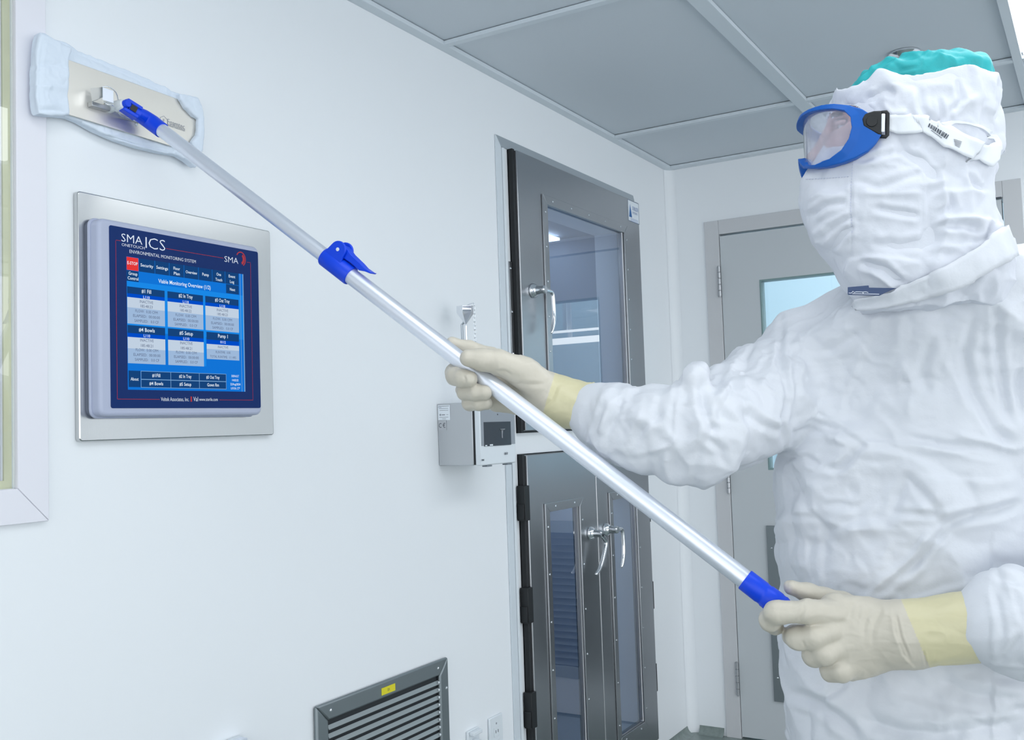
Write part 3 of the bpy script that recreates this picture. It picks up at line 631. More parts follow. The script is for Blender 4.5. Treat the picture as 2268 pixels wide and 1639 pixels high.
# paper label and CE mark on the side of the enclosure (plane y = By)
Yl = By-.0006
def onS(u, v): return onY(u, v, Yl)
a, b = onS(969.5, 898), onS(997.5, 930.5)
lb = MB().box((a.x, Yl, b.z), (b.x, Yl-.0003, a.z)).build('paper_label', 'paper', t)
pr_ = MB(); Wd = b.x-a.x; Hd = a.z-b.z
for (q0, x0, x1_, h) in ((.06, .04, .93, .035), (.13, .04, .3, .03), (.20, .1, .85, .03), (.33, .15, .85, .03), (.78, .1, .85, .03), (.88, .35, .65, .03), (.60, .32, .58, .07), (.62, .70, .85, .03)):
    pr_.box((a.x+Wd*x0, Yl-.0004, a.z-Hd*q0), (a.x+Wd*x1_, Yl-.0006, a.z-Hd*(q0+h)))
pr_.lathe((a.x+Wd*.2, Yl-.0004, a.z-Hd*.63), (0, -1, 0), [(0, .0028), (.0002, .0028)], 14); pr_.build('label_print', 'gprint', lb)
a, b = onS(970, 931), onS(989, 952.5)
cl = MB().box((a.x, Yl, b.z), (b.x, Yl-.0003, a.z)).build('mark_label', mat('label_grey', (.50, .52, .55), .5), t)
ce_ = MB(); q = onS(972.3, 947.5); text(ce_, 'C', (q.x, Yl-.0005, q.z), V((1, 0, 0)), B_, .0120, .0085, lift=.0001); q = onS(981, 947.5); text(ce_, '\u20ac', (q.x, Yl-.0005, q.z), V((1, 0, 0)), B_, .0120, .0085, lift=.0001)
ce_.build('mark_print', 'kprint', cl)
# probe: funnel on a thin rod, with its cap chain
fx = (0+xg)/2+.01; fy = By+.055
pc = onY(1031, 700, fy); fx = pc.x; zt_ = onY(1031, 678, fy).z; zm_ = onY(1031, 693, fy).z; zb_ = onY(1034, 716, fy).z
rf = (onY(1048, 690, fy)-onY(1015, 690, fy)).length/2
t = thing('sampling_probe', 'shiny hexagonal sampling funnel on a thin rod above the sensor box', 'probe', (fx, fy, bz1))
hx = MB().lathe((fx, fy, zt_), (0, 0, -1), [(0, rf*.97), (.0005, rf), (zt_-zm_, rf), (zt_-zb_, .0035), (zt_-zb_+.006, .0035)], 6).build('funnel', 'chrome', t, bevel=.0006)
MB().tube([(fx, fy, bz1-.001), (fx, fy, zb_+.001)], .0028, 10).build('rod', 'chrome', t, smooth='auto')
MB().tube([(fx-.012, fy, bz1-.001), (fx-.012, fy, zb_-.002), (fx-.004, fy, zb_+.004)], .0035, 10).build('support_tube', mat('dull_tube', (.5, .54, .58), .4, .8), t, smooth='auto')
MB().tube([(fx+.004, fy, zt_+.001), (fx+.014, fy, zt_+.0045), (fx+rf+.002, fy, zt_+.006), (fx+rf+.006, fy, zt_-.002)], .0012, 8).build('clip', 'chrome', t, smooth=True)
nl_ = 9; xc_ = fx+rf+.004; z = zt_-.001; ll = .0125; n_ = 0
while z-ll > bz1+.001:
    pth = []; fl_ = n_ % 2 == 0
    for k in range(13):
        a = 2*pi*k/12; ex = (cos(a))*.0030; ez = sin(a)*(.0030)+(ll/2-.003)*(1 if sin(a) > 1e-6 else (-1 if sin(a) < -1e-6 else 0))
        pth.append((xc_+(ex if fl_ else 0), fy+(0 if fl_ else ex), z-ll/2+ez))
    MB().tube(pth, .0008, 6, cap=False).build('chain_link', 'chrome', t, smooth=True); z -= ll-.0020; n_ += 1

# ================================================================== RETURN-AIR GRILLE
gy0, gy1, gz1, gz0 = 1.634, 2.130, ZC-.586, ZC-1.10
t = thing('air_grille', 'dark steel louvred air grille with a yellow label low on the left wall', 'vent', (0, (gy0+gy1)/2, gz0))
g_ = MB(); fwid = .038
def bev(pts): return MB().prism(pts, (-.0115, 0, 0))
X1 = .012; G2 = [((gy0, gz0), (gy1, gz0), (gy1-fwid, gz0+fwid), (gy0+fwid, gz0+fwid)), ((gy1, gz0), (gy1, gz1), (gy1-fwid, gz1-fwid), (gy1-fwid, gz0+fwid)), ((gy1, gz1), (gy0, gz1), (gy0+fwid, gz1-fwid), (gy1-fwid, gz1-fwid)), ((gy0, gz1), (gy0, gz0), (gy0+fwid, gz0+fwid), (gy0+fwid, gz1-fwid))]
for q in G2: g_.prism([(X1, *p) for p in q], (-.0112, 0, 0))
g_.build('grille_frame', 'grille', t, bevel=.004)
MB().box((.0006, gy0+fwid-.004, gz0+fwid-.004), (.0012, gy1-fwid+.004, gz1-fwid+.004)).build('backing', 'dark', t)
iy0, iy1 = gy0+fwid+.001, gy1-fwid-.001; pitch = .0185; z = gz1-fwid-.017; base = None; n_ = 0
while z > gz0+fwid+.004:
    if base is None:
        base = MB().prism([(.0105, iy0, z-.0045), (.0115, iy0, z-.0032), (.0050, iy0, z+.0046), (.0038, iy0, z+.0040)], (0, iy1-iy0, 0)).build('louvre', 'louvre', t); zz0 = z
        nbm = MB().lathe((.0105, iy1-.004, z+.001), (1, 0, 0), [(0, .0032), (.002, .0024), (.003, .0008)], 8).build('louvre_stud', 'white', t)
    else: dup(base, off=(0, 0, z-zz0)); dup(nbm, off=(0, 0, z-zz0))
    z -= pitch
for (y, z) in ((gy0+.045, gz1-.018), (gy1-.045, gz1-.018), (gy1-.011, gz1-.075), (gy0+.011, gz1-.25)): MB().lathe((X1, y, z), (1, 0, 0), [(0, .0042), (.0014, .0036), (.0022, .001)], 12).build('screw', 'chrome', t)
a = onX(845, 1527, X1+.0004); b = onX(875, 1509, X1+.0004)
yl = MB().box((X1+.0002, a.y, gz1-.030), (X1+.0008, b.y, gz1-.0135)).build('yellow_label', 'yellow', t)
yp = MB(); text(yp, 'D1', (X1+.0010, (a.y+b.y)/2, gz1-.0245), A_, B_, .006, .007, 'C'); yp.build('label_print', 'kprint', yl)

# ================================================================== SMALL WALL FITTINGS
oy0, oy1, oz1 = 2.325, 2.392, ZC-.795
t = thing('wall_outlet', 'white outlet cover plate beside the cabinet trim', 'outlet', (0, (oy0+oy1)/2, oz1-.115))
MB().box((.0006, oy0, oz1-.115), (.0075, oy1, oz1)).build('cover_plate', 'white', t, bevel=.002)
for dz in (.020, .095): MB().lathe((.0075, (oy0+oy1)/2, oz1-dz), (1, 0, 0), [(0, .003), (.001, .0025)], 10).build('screw', 'gprint', t)
for dz in (.042, .075):
    rc = MB().box((.0076, (oy0+oy1)/2-.014, oz1-dz-.013), (.0090, (oy0+oy1)/2+.014, oz1-dz+.013)).build('receptacle', 'white', t, bevel=.003)
    sl = MB().box((.0088, (oy0+oy1)/2-.007, oz1-dz-.003), (.0094, (oy0+oy1)/2-.005, oz1-dz+.005)); sl.box((.0088, (oy0+oy1)/2+.005, oz1-dz-.003), (.0094, (oy0+oy1)/2+.007, oz1-dz+.005)); sl.build('slot', 'black', rc)
py_, pz_ = 2.217, ZC-.800
t = thing('wall_socket', 'white socket with a round plug, between the grille and the outlet plate', 'socket', (0, py_+.02, pz_-.115))
MB().box((.0006, py_, pz_-.115), (.0075, py_+.056, pz_)).build('cover_plate', 'white', t, bevel=.002)
MB().box((.0078, py_+.006, pz_-.012), (.022, py_+.050, pz_-.002)).build('socket_hood', 'white', t, bevel=.002)
MB().lathe((.0078, py_+.028, pz_-.045), (1, 0, 0), [(0, .022), (.012, .021), (.020, .017), (.034, .013)], 24).build('plug', 'white', t, smooth='auto')
a = onX(490, 1639, .02); b = onX(541, 1632, .02)
t = thing('switch_box', 'small white fitting on the wall at the bottom edge, left of the grille', 'fitting', (0, (a.y+b.y)/2, a.z-.07))  # unidentified device projecting from the wall, built as a small switch box
MB().box((.0006, a.y, a.z-.10), (.012, b.y+.004, a.z-.010)).build('cover_plate', 'white', t, bevel=.002)
MB().box((.0122, a.y+.012, a.z-.05), (.030, b.y, b.z)).build('knob', 'alu', t, bevel=.002)
MB().lathe((.0122, a.y+.006, a.z-.018), (1, 0, 0), [(0, .012), (.014, .011), (.016, .008)], 20).build('cap', 'white', t, smooth='auto')
# ================================================================== VOLUME MODELLING TOOLS
import openvdb
from mathutils.bvhtree import BVHTree
_rng = np.random.RandomState(11); _tab = _rng.rand(32, 32, 32).astype(np.float32)*2-1
def vn(p):
    """smooth value noise in -1..1"""
    i = np.floor(p).astype(int); f = (p-i).astype(np.float32); f = f*f*f*(f*(f*6-15)+10); r = 0
    for dx in (0, 1):
        wx = f[:, 0] if dx else 1-f[:, 0]
        for dy in (0, 1):
            wy = f[:, 1] if dy else 1-f[:, 1]
            for dz in (0, 1):
                wz = f[:, 2] if dz else 1-f[:, 2]
                r = r+wx*wy*wz*_tab[(i[:, 0]+dx) & 31, (i[:, 1]+dy) & 31, (i[:, 2]+dz) & 31]
    return r*1.5
class Vol:
    def __init__(s, lo, hi, h):
        s.lo = np.array(lo, float); s.h = h; s.n = np.ceil((np.array(hi)-s.lo)/h).astype(int)+1
        s.d = np.full(s.n, 0.2, np.float32)
        s.ax = [s.lo[k]+np.arange(s.n[k])*h for k in range(3)]
    def sub(s, lo, hi):
        a = [max(0, int((lo[k]-s.lo[k])/s.h)) for k in range(3)]; b = [min(s.n[k], int((hi[k]-s.lo[k])/s.h)+2) for k in range(3)]
        sl = tuple(slice(a[k], b[k]) for k in range(3))
        g = np.meshgrid(*[s.ax[k][sl[k]].astype(np.float32) for k in range(3)], indexing='ij')
        return sl, g
    def comb(s, sl, d, k=0.0, op='u'):
        c = s.d[sl]
        if op == 'u':
            if k: h = np.clip(.5+.5*(c-d)/k, 0, 1); s.d[sl] = c+(d-c)*h-k*h*(1-h)
            else: s.d[sl] = np.minimum(c, d)
        elif op == 's':
            if k: h = np.clip(.5-.5*(c+d)/k, 0, 1); s.d[sl] = c+(-d-c)*h+k*h*(1-h)
            else: s.d[sl] = np.maximum(c, -d)
        else: s.d[sl] = np.maximum(c, d)
    def cap(s, a, b, ra, rb=None, k=0.0, op='u', sq=None):
        rb = ra if rb is None else rb; a = np.array(a, np.float32); b = np.array(b, np.float32); m = max(ra, rb)+k+2*s.h+.004
        if sq is not None and sq[1] < 1: m = m/sq[1]
        sl, g = s.sub(np.minimum(a, b)-m, np.maximum(a, b)+m)
        p = [g[i]-a[i] for i in range(3)]; ba = b-a
        if sq is not None:
            n = np.array(sq[0], np.float32); n = n/np.linalg.norm(n); f = sq[1]-1
            dn = (p[0]*n[0]+p[1]*n[1]+p[2]*n[2])*f; p = [p[i]+dn*n[i] for i in range(3)]; ba = ba+n*float(ba@n)*f
        L = float(ba@ba)+1e-12; h = np.clip((p[0]*ba[0]+p[1]*ba[1]+p[2]*ba[2])/L, 0, 1)
        d = np.sqrt((p[0]-ba[0]*h)**2+(p[1]-ba[1]*h)**2+(p[2]-ba[2]*h)**2)-(ra+(rb-ra)*h)
        s.comb(sl, d, k, op)
    def chain(s, pts, rs, k=0.0, sq=None, op='u'):
        for i in range(len(pts)-1): s.cap(pts[i], pts[i+1], rs[i], rs[i+1], k, op, sq)
    def ell(s, c, ax, r, k=0.0, op='u'):
        """ellipsoid with axes ax (3 vectors) and radii r"""
        m = max(r)+k+.006; c = np.array(c, np.float32); sl, g = s.sub(c-m, c+m); p = [g[i]-c[i] for i in range(3)]; q = 0; q2 = 0
        for a, rr in zip(ax, r):
            a = np.array(a, np.float32); a = a/np.linalg.norm(a); t = p[0]*a[0]+p[1]*a[1]+p[2]*a[2]; q = q+(t/rr)**2; q2 = q2+(t/rr**2)**2
        q = np.sqrt(q); d = q*(q-1)/np.maximum(np.sqrt(q2), 1e-5); s.comb(sl, d, k, op)
    def loft(s, rings, A, B, k=0.0, op='u', pw=2.0):
        """rings: (z, cx, cy, a, b) sorted upwards; A,B horizontal unit axes"""
        R = np.array(rings, float); R = R[np.argsort(R[:, 0])]; zz = s.ax[2]
        m = R[:, 3:5].max()+k+.02; lo = (R[:, 1].min()-m, R[:, 2].min()-m, R[0, 0]-.03); hi = (R[:, 1].max()+m, R[:, 2].max()+m, R[-1, 0]+.03)
        sl, g = s.sub(lo, hi); z1 = zz[sl[2]]
        cx, cy, a, b = [np.interp(z1, R[:, 0], R[:, j]).astype(np.float32)[None, None, :] for j in (1, 2, 3, 4)]
        lx = (g[0]-cx)*A[0]+(g[1]-cy)*A[1]; ly = (g[0]-cx)*B[0]+(g[1]-cy)*B[1]
        q = (np.abs(lx/a)**pw+np.abs(ly/b)**pw)**(1/pw); d = (q-1)*np.minimum(a, b)
        d = np.maximum(d, np.maximum(R[0, 0]-g[2], g[2]-R[-1, 0])); s.comb(sl, d.astype(np.float32), k, op)
    def plane(s, pt, n):
        n = np.array(n, float); n = n/np.linalg.norm(n); pt = np.array(pt); g = np.meshgrid(*[a.astype(np.float32) for a in s.ax], indexing='ij'); s.d = np.maximum(s.d, ((g[0]-pt[0])*n[0]+(g[1]-pt[1])*n[1]+(g[2]-pt[2])*n[2]).astype(np.float32))
    def mesh(s):
        g = openvdb.FloatGrid(); g.background = 0.2; d = np.ascontiguousarray(s.d.astype(np.float32))
        for ax_ in range(3):
            for e in (0, -1):
                ix = [slice(None)]*3; ix[ax_] = e; d[tuple(ix)] = np.maximum(d[tuple(ix)], s.h)
        g.copyFromArray(d); p, q = g.convertToQuads(0.0)
        return p.astype(float)*s.h+s.lo, q
def mk(p, q, name, m, parent, flip=True):
    me = bpy.data.meshes.new(name); me.vertices.add(len(p)); me.vertices.foreach_set('co', p.astype(np.float32).ravel())
    nq = len(q); me.loops.add(nq*4); me.polygons.add(nq); me.loops.foreach_set('vertex_index', q.astype(np.int32).ravel())
    me.polygons.foreach_set('loop_start', np.arange(nq, dtype=np.int32)*4)
    me.update(calc_edges=True); me.materials.append(M[m] if isinstance(m, str) else m); me.shade_smooth()
    if flip: me.flip_normals()
    o = bpy.data.objects.new(name, me); C.objects.link(o)
    if parent is not None: setpar(o, parent)
    return o
def vnormals(p, q):
    a, b, c, d = [p[q[:, i]] for i in range(4)]; n = np.cross(c-a, d-b); N_ = np.zeros_like(p)
    for i in range(4):
        for k in range(3): N_[:, k] += np.bincount(q[:, i], weights=n[:, k], minlength=len(p))
    return N_/(np.linalg.norm(N_, axis=1, keepdims=True)+1e-12)
def outward(p, q):
    a, b, c, d = [p[q[:, i]] for i in range(4)]; vol = np.einsum('ij,ij->i', a, np.cross(b, c)).sum()+np.einsum('ij,ij->i', a, np.cross(c, d)).sum()
    return q if vol > 0 else q[:, ::-1]
def smooth(p, q, it=1, lam=.5):
    e = np.concatenate([q[:, [0, 1]], q[:, [1, 2]], q[:, [2, 3]], q[:, [3, 0]]]); n = len(p); deg = np.bincount(e[:, 0], minlength=n)+np.bincount(e[:, 1], minlength=n)
    for _ in range(it):
        s_ = np.zeros_like(p)
        for k in range(3): s_[:, k] = np.bincount(e[:, 0], weights=p[e[:, 1], k], minlength=n)+np.bincount(e[:, 1], weights=p[e[:, 0], k], minlength=n)
        p = p+lam*(s_/deg[:, None]-p)
    return p
_R = np.array([rt, up, fw]); _CAM = np.array(CAM)
def projn(p):
    c = (p-_CAM)@_R.T; return 1134+F_PX*c[:, 0]/c[:, 2], 819.5-F_PX*c[:, 1]/c[:, 2], c[:, 2]
def seg_dist(u, v, poly):
    best = np.full(len(u), 1e9); side = np.zeros(len(u)); tpar = np.zeros(len(u)); n = len(poly)-1
    for i in range(n):
        (x0, y0), (x1, y1) = poly[i], poly[i+1]; dx, dy = x1-x0, y1-y0; L = dx*dx+dy*dy
        h = np.clip(((u-x0)*dx+(v-y0)*dy)/L, 0, 1); ex, ey = u-x0-h*dx, v-y0-h*dy; d = np.hypot(ex, ey); m = d < best
        best[m] = d[m]; side[m] = np.sign(dx*ey-dy*ex)[m]; tpar[m] = ((i+h)/n)[m]
    return best, side, tpar
def folds(p, N_, lst):
    """each fold: (pixel polyline, half width px, depth mm, kind). kind 'v' valley, 'r' ridge, 's' step (positive side raised)"""
    u, v, t = projn(p); vis = np.clip(-(np.einsum('ij,ij->i', N_, (p-_CAM)/np.linalg.norm(p-_CAM, axis=1, keepdims=True)))*2.5, 0, 1)
    D = np.zeros(len(p))
    for poly, wd, mm, kind in lst:
        xs = [a[0] for a in poly]; ys = [a[1] for a in poly]
        m = (u > min(xs)-4*wd) & (u < max(xs)+4*wd) & (v > min(ys)-4*wd) & (v < max(ys)+4*wd) & (vis > 0)
        if not m.any(): continue
        d, sd, tp = seg_dist(u[m], v[m], poly); tape = np.clip(np.minimum(tp, 1-tp)*6+.05, 0, 1); x = d/wd
        if kind == 'v': f = -np.exp(-np.abs(x)**1.3*1.6)+.45*np.exp(-((x-1.6)/.8)**2)
        elif kind == 'r': f = np.exp(-np.abs(x)**1.3*1.4)
        else:
            xx = x*sd; w_ = 1/(1+np.exp(-xx*3.5)); f = w_*np.exp(-np.abs(xx)*.8)-(1-w_)*.55*np.exp(-np.abs(xx)*1.5)
        D[m] += f*mm*.001*tape*vis[m]
    return D
def crumple(p, f, a, warp=.35, aniso=None):
    q = p*np.array(aniso) if aniso is not None else p
    w_ = np.stack([vn(q*f*.7+7.1), vn(q*f*.7+19.3), vn(q*f*.7+31.7)], 1)*warp
    n1 = vn(q*f+w_+3.3); n2 = vn(q*f*1.13-w_+41.1)
    return a*((.5-np.abs(n1))*1.0-(.45-np.abs(n2))*.8)
def poly_sdf(x, y, poly):
    d = np.full(x.shape, 1e9, np.float32); ins = np.zeros(x.shape, bool); n = len(poly)
    for i in range(n):
        (x0, y0), (x1, y1) = poly[i], poly[(i+1) % n]; dx, dy = x1-x0, y1-y0; L = dx*dx+dy*dy+1e-20
        h = np.clip(((x-x0)*dx+(y-y0)*dy)/L, 0, 1); d = np.minimum(d, np.hypot(x-x0-h*dx, y-y0-h*dy))
        c = (y0 > y) != (y1 > y)
        if y1 != y0: ins ^= c & (x < (x1-x0)*(y-y0)/(y1-y0)+x0)
    return np.where(ins, -d, d)
def spline(pts, n=8, closed=False):
    pts = [np.array(p, float) for p in pts]; m = len(pts); out = []
    rg = range(m if closed else m-1)
    for i in rg:
        p0 = pts[(i-1) % m] if closed or i > 0 else pts[i]; p1 = pts[i]; p2 = pts[(i+1) % m]; p3 = pts[(i+2) % m] if closed or i+2 < m else p2
        for k in range(n):
            t = k/n; out.append(.5*((2*p1)+(-p0+p2)*t+(2*p0-5*p1+4*p2-p3)*t*t+(-p0+3*p1-3*p2+p3)*t**3))
    if not closed: out.append(pts[-1])
    return out

# ================================================================== EXTENSION MOP
PA = P(1700, 1322, 1.37); PB = onX(347, 280, .072)
ax = (PB-PA).normalized(); LP = (PB-PA).length
nup = (up-ax*up.dot(ax)).normalized(); nsd = ax.cross(nup)
if nsd.dot(fw) > 0: nsd = -nsd          # nsd points to the viewer
def onpole(u, v):
    """distance from PA along the pole of the point nearest to a pixel ray"""
    d = ray(u, v); w0 = PA-CAM; a, b, c = ax.dot(ax), ax.dot(d), d.dot(d); dd, e = ax.dot(w0), d.dot(w0)
    return (b*e-c*dd)/(a*c-b*b)
s_c0, s_c1 = onpole(779, 610), onpole(722, 565); s_g0 = onpole(1655, 1276)
t = thing('extension_mop', 'flat wall mop with a white pad on a telescopic aluminium pole', 'mop', tuple(PB))
def pp(s, n=0, d=0): return PA+ax*s+nup*n+nsd*d
MB().tube([pp(s_c0+.01), pp(LP)], .0123, 32).build('upper_tube', 'alu', t, smooth='auto')
MB().tube([pp(s_g0-.03), pp(s_c1-.02)], .01365, 32).build('lower_tube', 'alu', t, smooth='auto')
co = MB(); r_ = .0168
co.tube([pp(s_c0), pp(s_c0+.002), pp(s_c1-.002), pp(s_c1)], [r_-.001, r_, r_, r_-.001], 32)
clp = co.build('clamp', 'blue', t, smooth='auto')
for sd in (1, -1):
    pts = [pp(s_c1-.001, .004, 0)]+[pp(s_c1-.022+.0150*cos(a), .0245+.0150*sin(a)) for a in [radians(k) for k in range(10, 200, 15)]]+[pp(s_c1-.040, .006), pp(s_c1-.040, .002)]
    MB().prism([p+nsd*(sd*.0085) for p in pts], nsd*(sd*.0050)).build('clamp_ear', 'blue', clp, bevel=.0012)
    MB().lathe(tuple(pp(s_c1-.022, .0255, sd*.0136)), nsd*sd, [(0, .0032), (.0006, .0030), (.001, .0012)], 12).build('rivet', 'white', clp)
q = lambda s, n: pp(s_c1-.022-s, n)
lev = [q(-.010, .020), q(-.006, .033), q(.006, .036), q(.022, .031), q(.045, .0285), q(.056, .0265), q(.070, .0270), q(.073, .0285), q(.0715, .0250), q(.058, .0215), q(.050, .0175), q(.030, .0190), q(.010, .0175)]
MB().prism([p-nsd*.0078 for p in lev], nsd*.0156).build('clamp_lever', 'blue', clp, bevel=.0012)
gp, gr = [], []; s = s_g0; kk = 0
prof = [(0, .0150), (.0015, .0156), (.028, .0158), (.030, .0152), (.034, .0152), (.036, .0163), (.052, .0166), (.054, .0158), (.057, .0158), (.059, .0166), (.064, .0155), (.070, .0125), (.073, .008)]
MB().tube([pp(s_g0-a) for a, b in prof], [b for a, b in prof], 32).build('hand_grip', 'blue', t, smooth='auto')
# swivel yoke and its hardware
Y0 = onX(283, 238, .060); yk = MB()
j1 = onX(272, 232, .058)
yk.tube([pp(LP-.014), pp(LP+.012), pp(LP+.022)+(Y0-pp(LP+.022))*.25, Y0+(pp(LP)-Y0)*.30, Y0], [.0142, .0148, .0140, .0122, .0098], 20)
yoke = yk.build('swivel_yoke', 'blue', t, smooth='auto')
ud = (Y0-pp(LP)).normalized(); us = (up-ud*up.dot(ud)).normalized(); uf = ud.cross(us); uf = uf if uf.dot(fw) < 0 else -uf
yb_ = MB(); c = Y0+ud*.002
for sg in (1, -1):
    yb_.prism([c-ud*.022+us*(sg*.0055)+uf*.012, c+ud*.006+us*(sg*.0055)+uf*.010, c+ud*.008+us*(sg*.0055)-uf*.008, c-ud*.022+us*(sg*.0055)-uf*.010], us*(sg*.0065))
yb_.build('yoke_cheek', 'blue', yoke, bevel=.0015)
MB().prism([c-ud*.014+us*.0052+uf*.0118, c-ud*.003+us*.0052+uf*.0112, c-ud*.003-us*.0052+uf*.0112, c-ud*.014-us*.0052+uf*.0118], uf*.0006).build('yoke_slot', 'black', yoke)
MB().lathe(tuple(j1+us*.0-V((.0, 0, 0))), (1, 0, 0), [(-.016, .010), (-.004, .0100), (.004, .0090), (.006, .0068), (.0066, .0068)], 20).build('pivot_socket', 'white', yoke, smooth='auto')
MB().lathe(tuple(j1+V((.0066, 0, 0))), (1, 0, 0), [(0, .0070), (.006, .0070), (.008, .0058)], 20).build('pivot_pin', 'blue', yoke, smooth='auto')
# stainless head plate
XP = .0290
def mp_(u, v, x=XP): return onX(u, v, x)
c1, c2, c3, c4, c5, c6, c7, c8 = [mp_(*a) for a in ((140, 128), (393, 219), (432, 258), (438, 266), (436, 300), (424, 315), (390, 327), (140, 250))]
pt = [(XP, a.y, a.z) for a in (c1, c2, c3, c4, c5, c6, c7, c8)]
hp = MB().prism(pt, (-.0028, 0, 0)).build('head_plate', 'steelw', t, bevel=.0006)
tx = MB(); o1 = mp_(371, 268); o2 = mp_(405, 285.5); sl_ = V((0, o2.y-o1.y, o2.z-o1.z)); a_ = V((0, 1, -.02)).normalized(); b2 = V((0, .02, 1)).normalized()
o_ = mp_(371, 274, XP+.0002); text(tx, 'Foamtec', o_, a_, b2, .0098, .0400); 
o_ = mp_(371.5, 279, XP+.0002); text(tx, 'International', o_, a_, b2, .0058, .0400)
o_ = mp_(363, 268, XP+.0003)
for k in range(6):
    a0, a1 = pi/3*k+pi/6, pi/3*(k+1)+pi/6; r0_, r1_ = .0088, .0100
    tx.add([o_+a_*(r*cos(a))+b2*(r*sin(a)) for r, a in ((r0_, a0), (r1_, a0), (r1_, a1), (r0_, a1))], [(0, 1, 2, 3)])
text(tx, 'F', o_-a_*.002-b2*.003, a_, b2, .007, .004); tx.build('etched_lettering', 'gprint', hp)
# spring clip and wire bail on the plate
e1, e2 = mp_(228, 193, .062), mp_(248, 232, .062)
cl_ = MB(); cl_.box((.060, e1.y, e2.z+.004), (.0612, e2.y+.004, e1.z)); cl_.build('spring_clip', 'alu', hp, bevel=.0004)
cl_ = MB(); w1 = mp_(215, 183, .060); cl_.prism([(.0615, e1.y, e1.z), (.0615, e1.y, e2.z+.008), (.040, e1.y-.004, e2.z+.004), (.036, e1.y-.004, e1.z+.002)], (0, -.0012, 0)); cl_.build('clip_arm', 'chrome', hp)
MB().prism([(XP+.0002, e1.y-.006, e2.z-.004), (XP+.0002, e2.y+.012, e2.z-.004), (XP+.0002, e2.y+.012, e2.z+.004), (XP+.0002, e1.y-.006, e2.z+.004)], (.012, 0, 0)).build('clip_foot', 'steel', hp, bevel=.0006)
wr_ = spline([mp_(230, 225, .050), mp_(240, 232, .056), mp_(250, 234, .056), mp_(258, 244, .045), mp_(270, 258, .034), mp_(290, 265, .0315), mp_(309, 273, .0312)], 5)
MB().tube([V(p) for p in wr_], .0011, 8).build('wire_bail', 'chrome', hp, smooth=True)
wr_ = spline([mp_(226, 193, .056), mp_(240, 192, .060), mp_(256, 204, .058), mp_(262, 222, .052)], 5)
MB().tube([V(p) for p in wr_], .0010, 8).build('wire_bail', 'chrome', hp, smooth=True)
hb = onX(260, 232, .05); MB().tube([V((XP-.001, hb.y, hb.z)), V((.046, hb.y+.003, hb.z)), j1-V((.012, 0, 0))], [.011, .008, .007], 16).build('pivot_post', 'white', hp, smooth='auto')
MB().lathe((XP+.0001, onX(302, 276, XP).y, onX(302, 276, XP).z), (1, 0, 0), [(0, .003), (.001, .0026)], 10).build('stud', 'chrome', hp)
# absorbent pad: base sheet with a pocket at each end that holds the plate
def yz(l, x): return [(onX(u, v, x).y, onX(u, v, x).z) for u, v in l]
top_ = [(86, 71), (100, 76), (130, 90), (162, 106), (210, 128), (300, 164), (360, 190), (396, 206), (420, 209), (438, 216)]
rt_ = [(446, 235), (450, 262), (450, 295), (445, 330)]
bot_ = [(427, 374), (410, 358), (392, 346), (350, 340), (300, 328), (255, 313), (210, 292), (175, 272), (150, 262), (110, 258), (82, 256)]
lf_ = [(78, 215), (77, 160), (79, 110)]
base_o = yz(top_+rt_+bot_+lf_, .018)
pk1 = yz([(86, 71), (130, 90), (160, 105), (158, 118), (152, 132), (151, 180), (151, 225), (154, 257), (110, 257), (82, 255), (77, 215), (77, 160), (79, 110)], .034)
pk2 = yz([(394, 207), (420, 209), (438, 216), (447, 237), (450, 265), (450, 295), (446, 332), (440, 345), (424, 322), (420, 314), (427, 306), (435, 299), (436, 280), (436, 265), (425, 257), (409, 240), (396, 221)], .034)
ys = [a[0] for a in base_o]; zs = [a[1] for a in base_o]
vol = Vol((-.006, min(ys)-.012, min(zs)-.012), (.055, max(ys)+.012, max(zs)+.012), .0013)
sl, g = vol.sub(vol.lo, vol.lo+vol.n*vol.h)
def slab(poly, xc, th):
    d2 = poly_sdf(g[1][0], g[2][0], poly)[None]; q0 = np.maximum(d2+.006, 0); q1 = np.maximum(np.abs(g[0]-xc)-(th-.005), 0)
    return (np.sqrt(q0*q0+q1*q1)-.005+np.minimum(np.maximum(d2+.006, np.abs(g[0]-xc)-(th-.005)), 0)).astype(np.float32)
vol.comb(sl, slab(base_o, .0135, .0105)); vol.comb(sl, slab(pk1, .0275, .0115), .004); vol.comb(sl, slab(pk2, .0280, .0120), .004)
ppoly = [(a[1], a[2]) for a in pt]; dpl = np.maximum(poly_sdf(g[1][0], g[2][0], ppoly)[None], np.abs(g[0]-.0276)-.0018); vol.comb(sl, dpl.astype(np.float32), 0, 's')
p, q_ = vol.mesh(); q_ = outward(p, q_); Nn = vnormals(p, q_); p = smooth(p, q_, 2)
D = crumple(p, 22, .0022)+crumple(p, 60, .0010)+folds(p, Nn, [([(80, 140), (120, 146), (152, 150)], 7, 1.5, 'v'), ([(80, 189), (120, 188), (150, 196)], 9, 3.0, 's'), ([(85, 243), (120, 244), (150, 249)], 7, 2.5, 'v'), ([(160, 112), (250, 152), (393, 214)], 6, 2.0, 'v'), ([(160, 268), (220, 298), (300, 320), (392, 338)], 5, 2.5, 'v'), ([(96, 74), (90, 130), (88, 200), (92, 250)], 5, 1.2, 'v')])
D *= np.clip((p[:, 0]-.006)/.012, 0, 1); p = p+Nn*D[:, None]
bo = np.clip((onX(250, 300, .018).z-p[:, 2])/.03, 0, 1); p[:, 0] += .010*bo; p[:, 0] = np.maximum(p[:, 0], .0012)
mk(p, q_, 'mop_pad', 'cloth', t, flip=False)
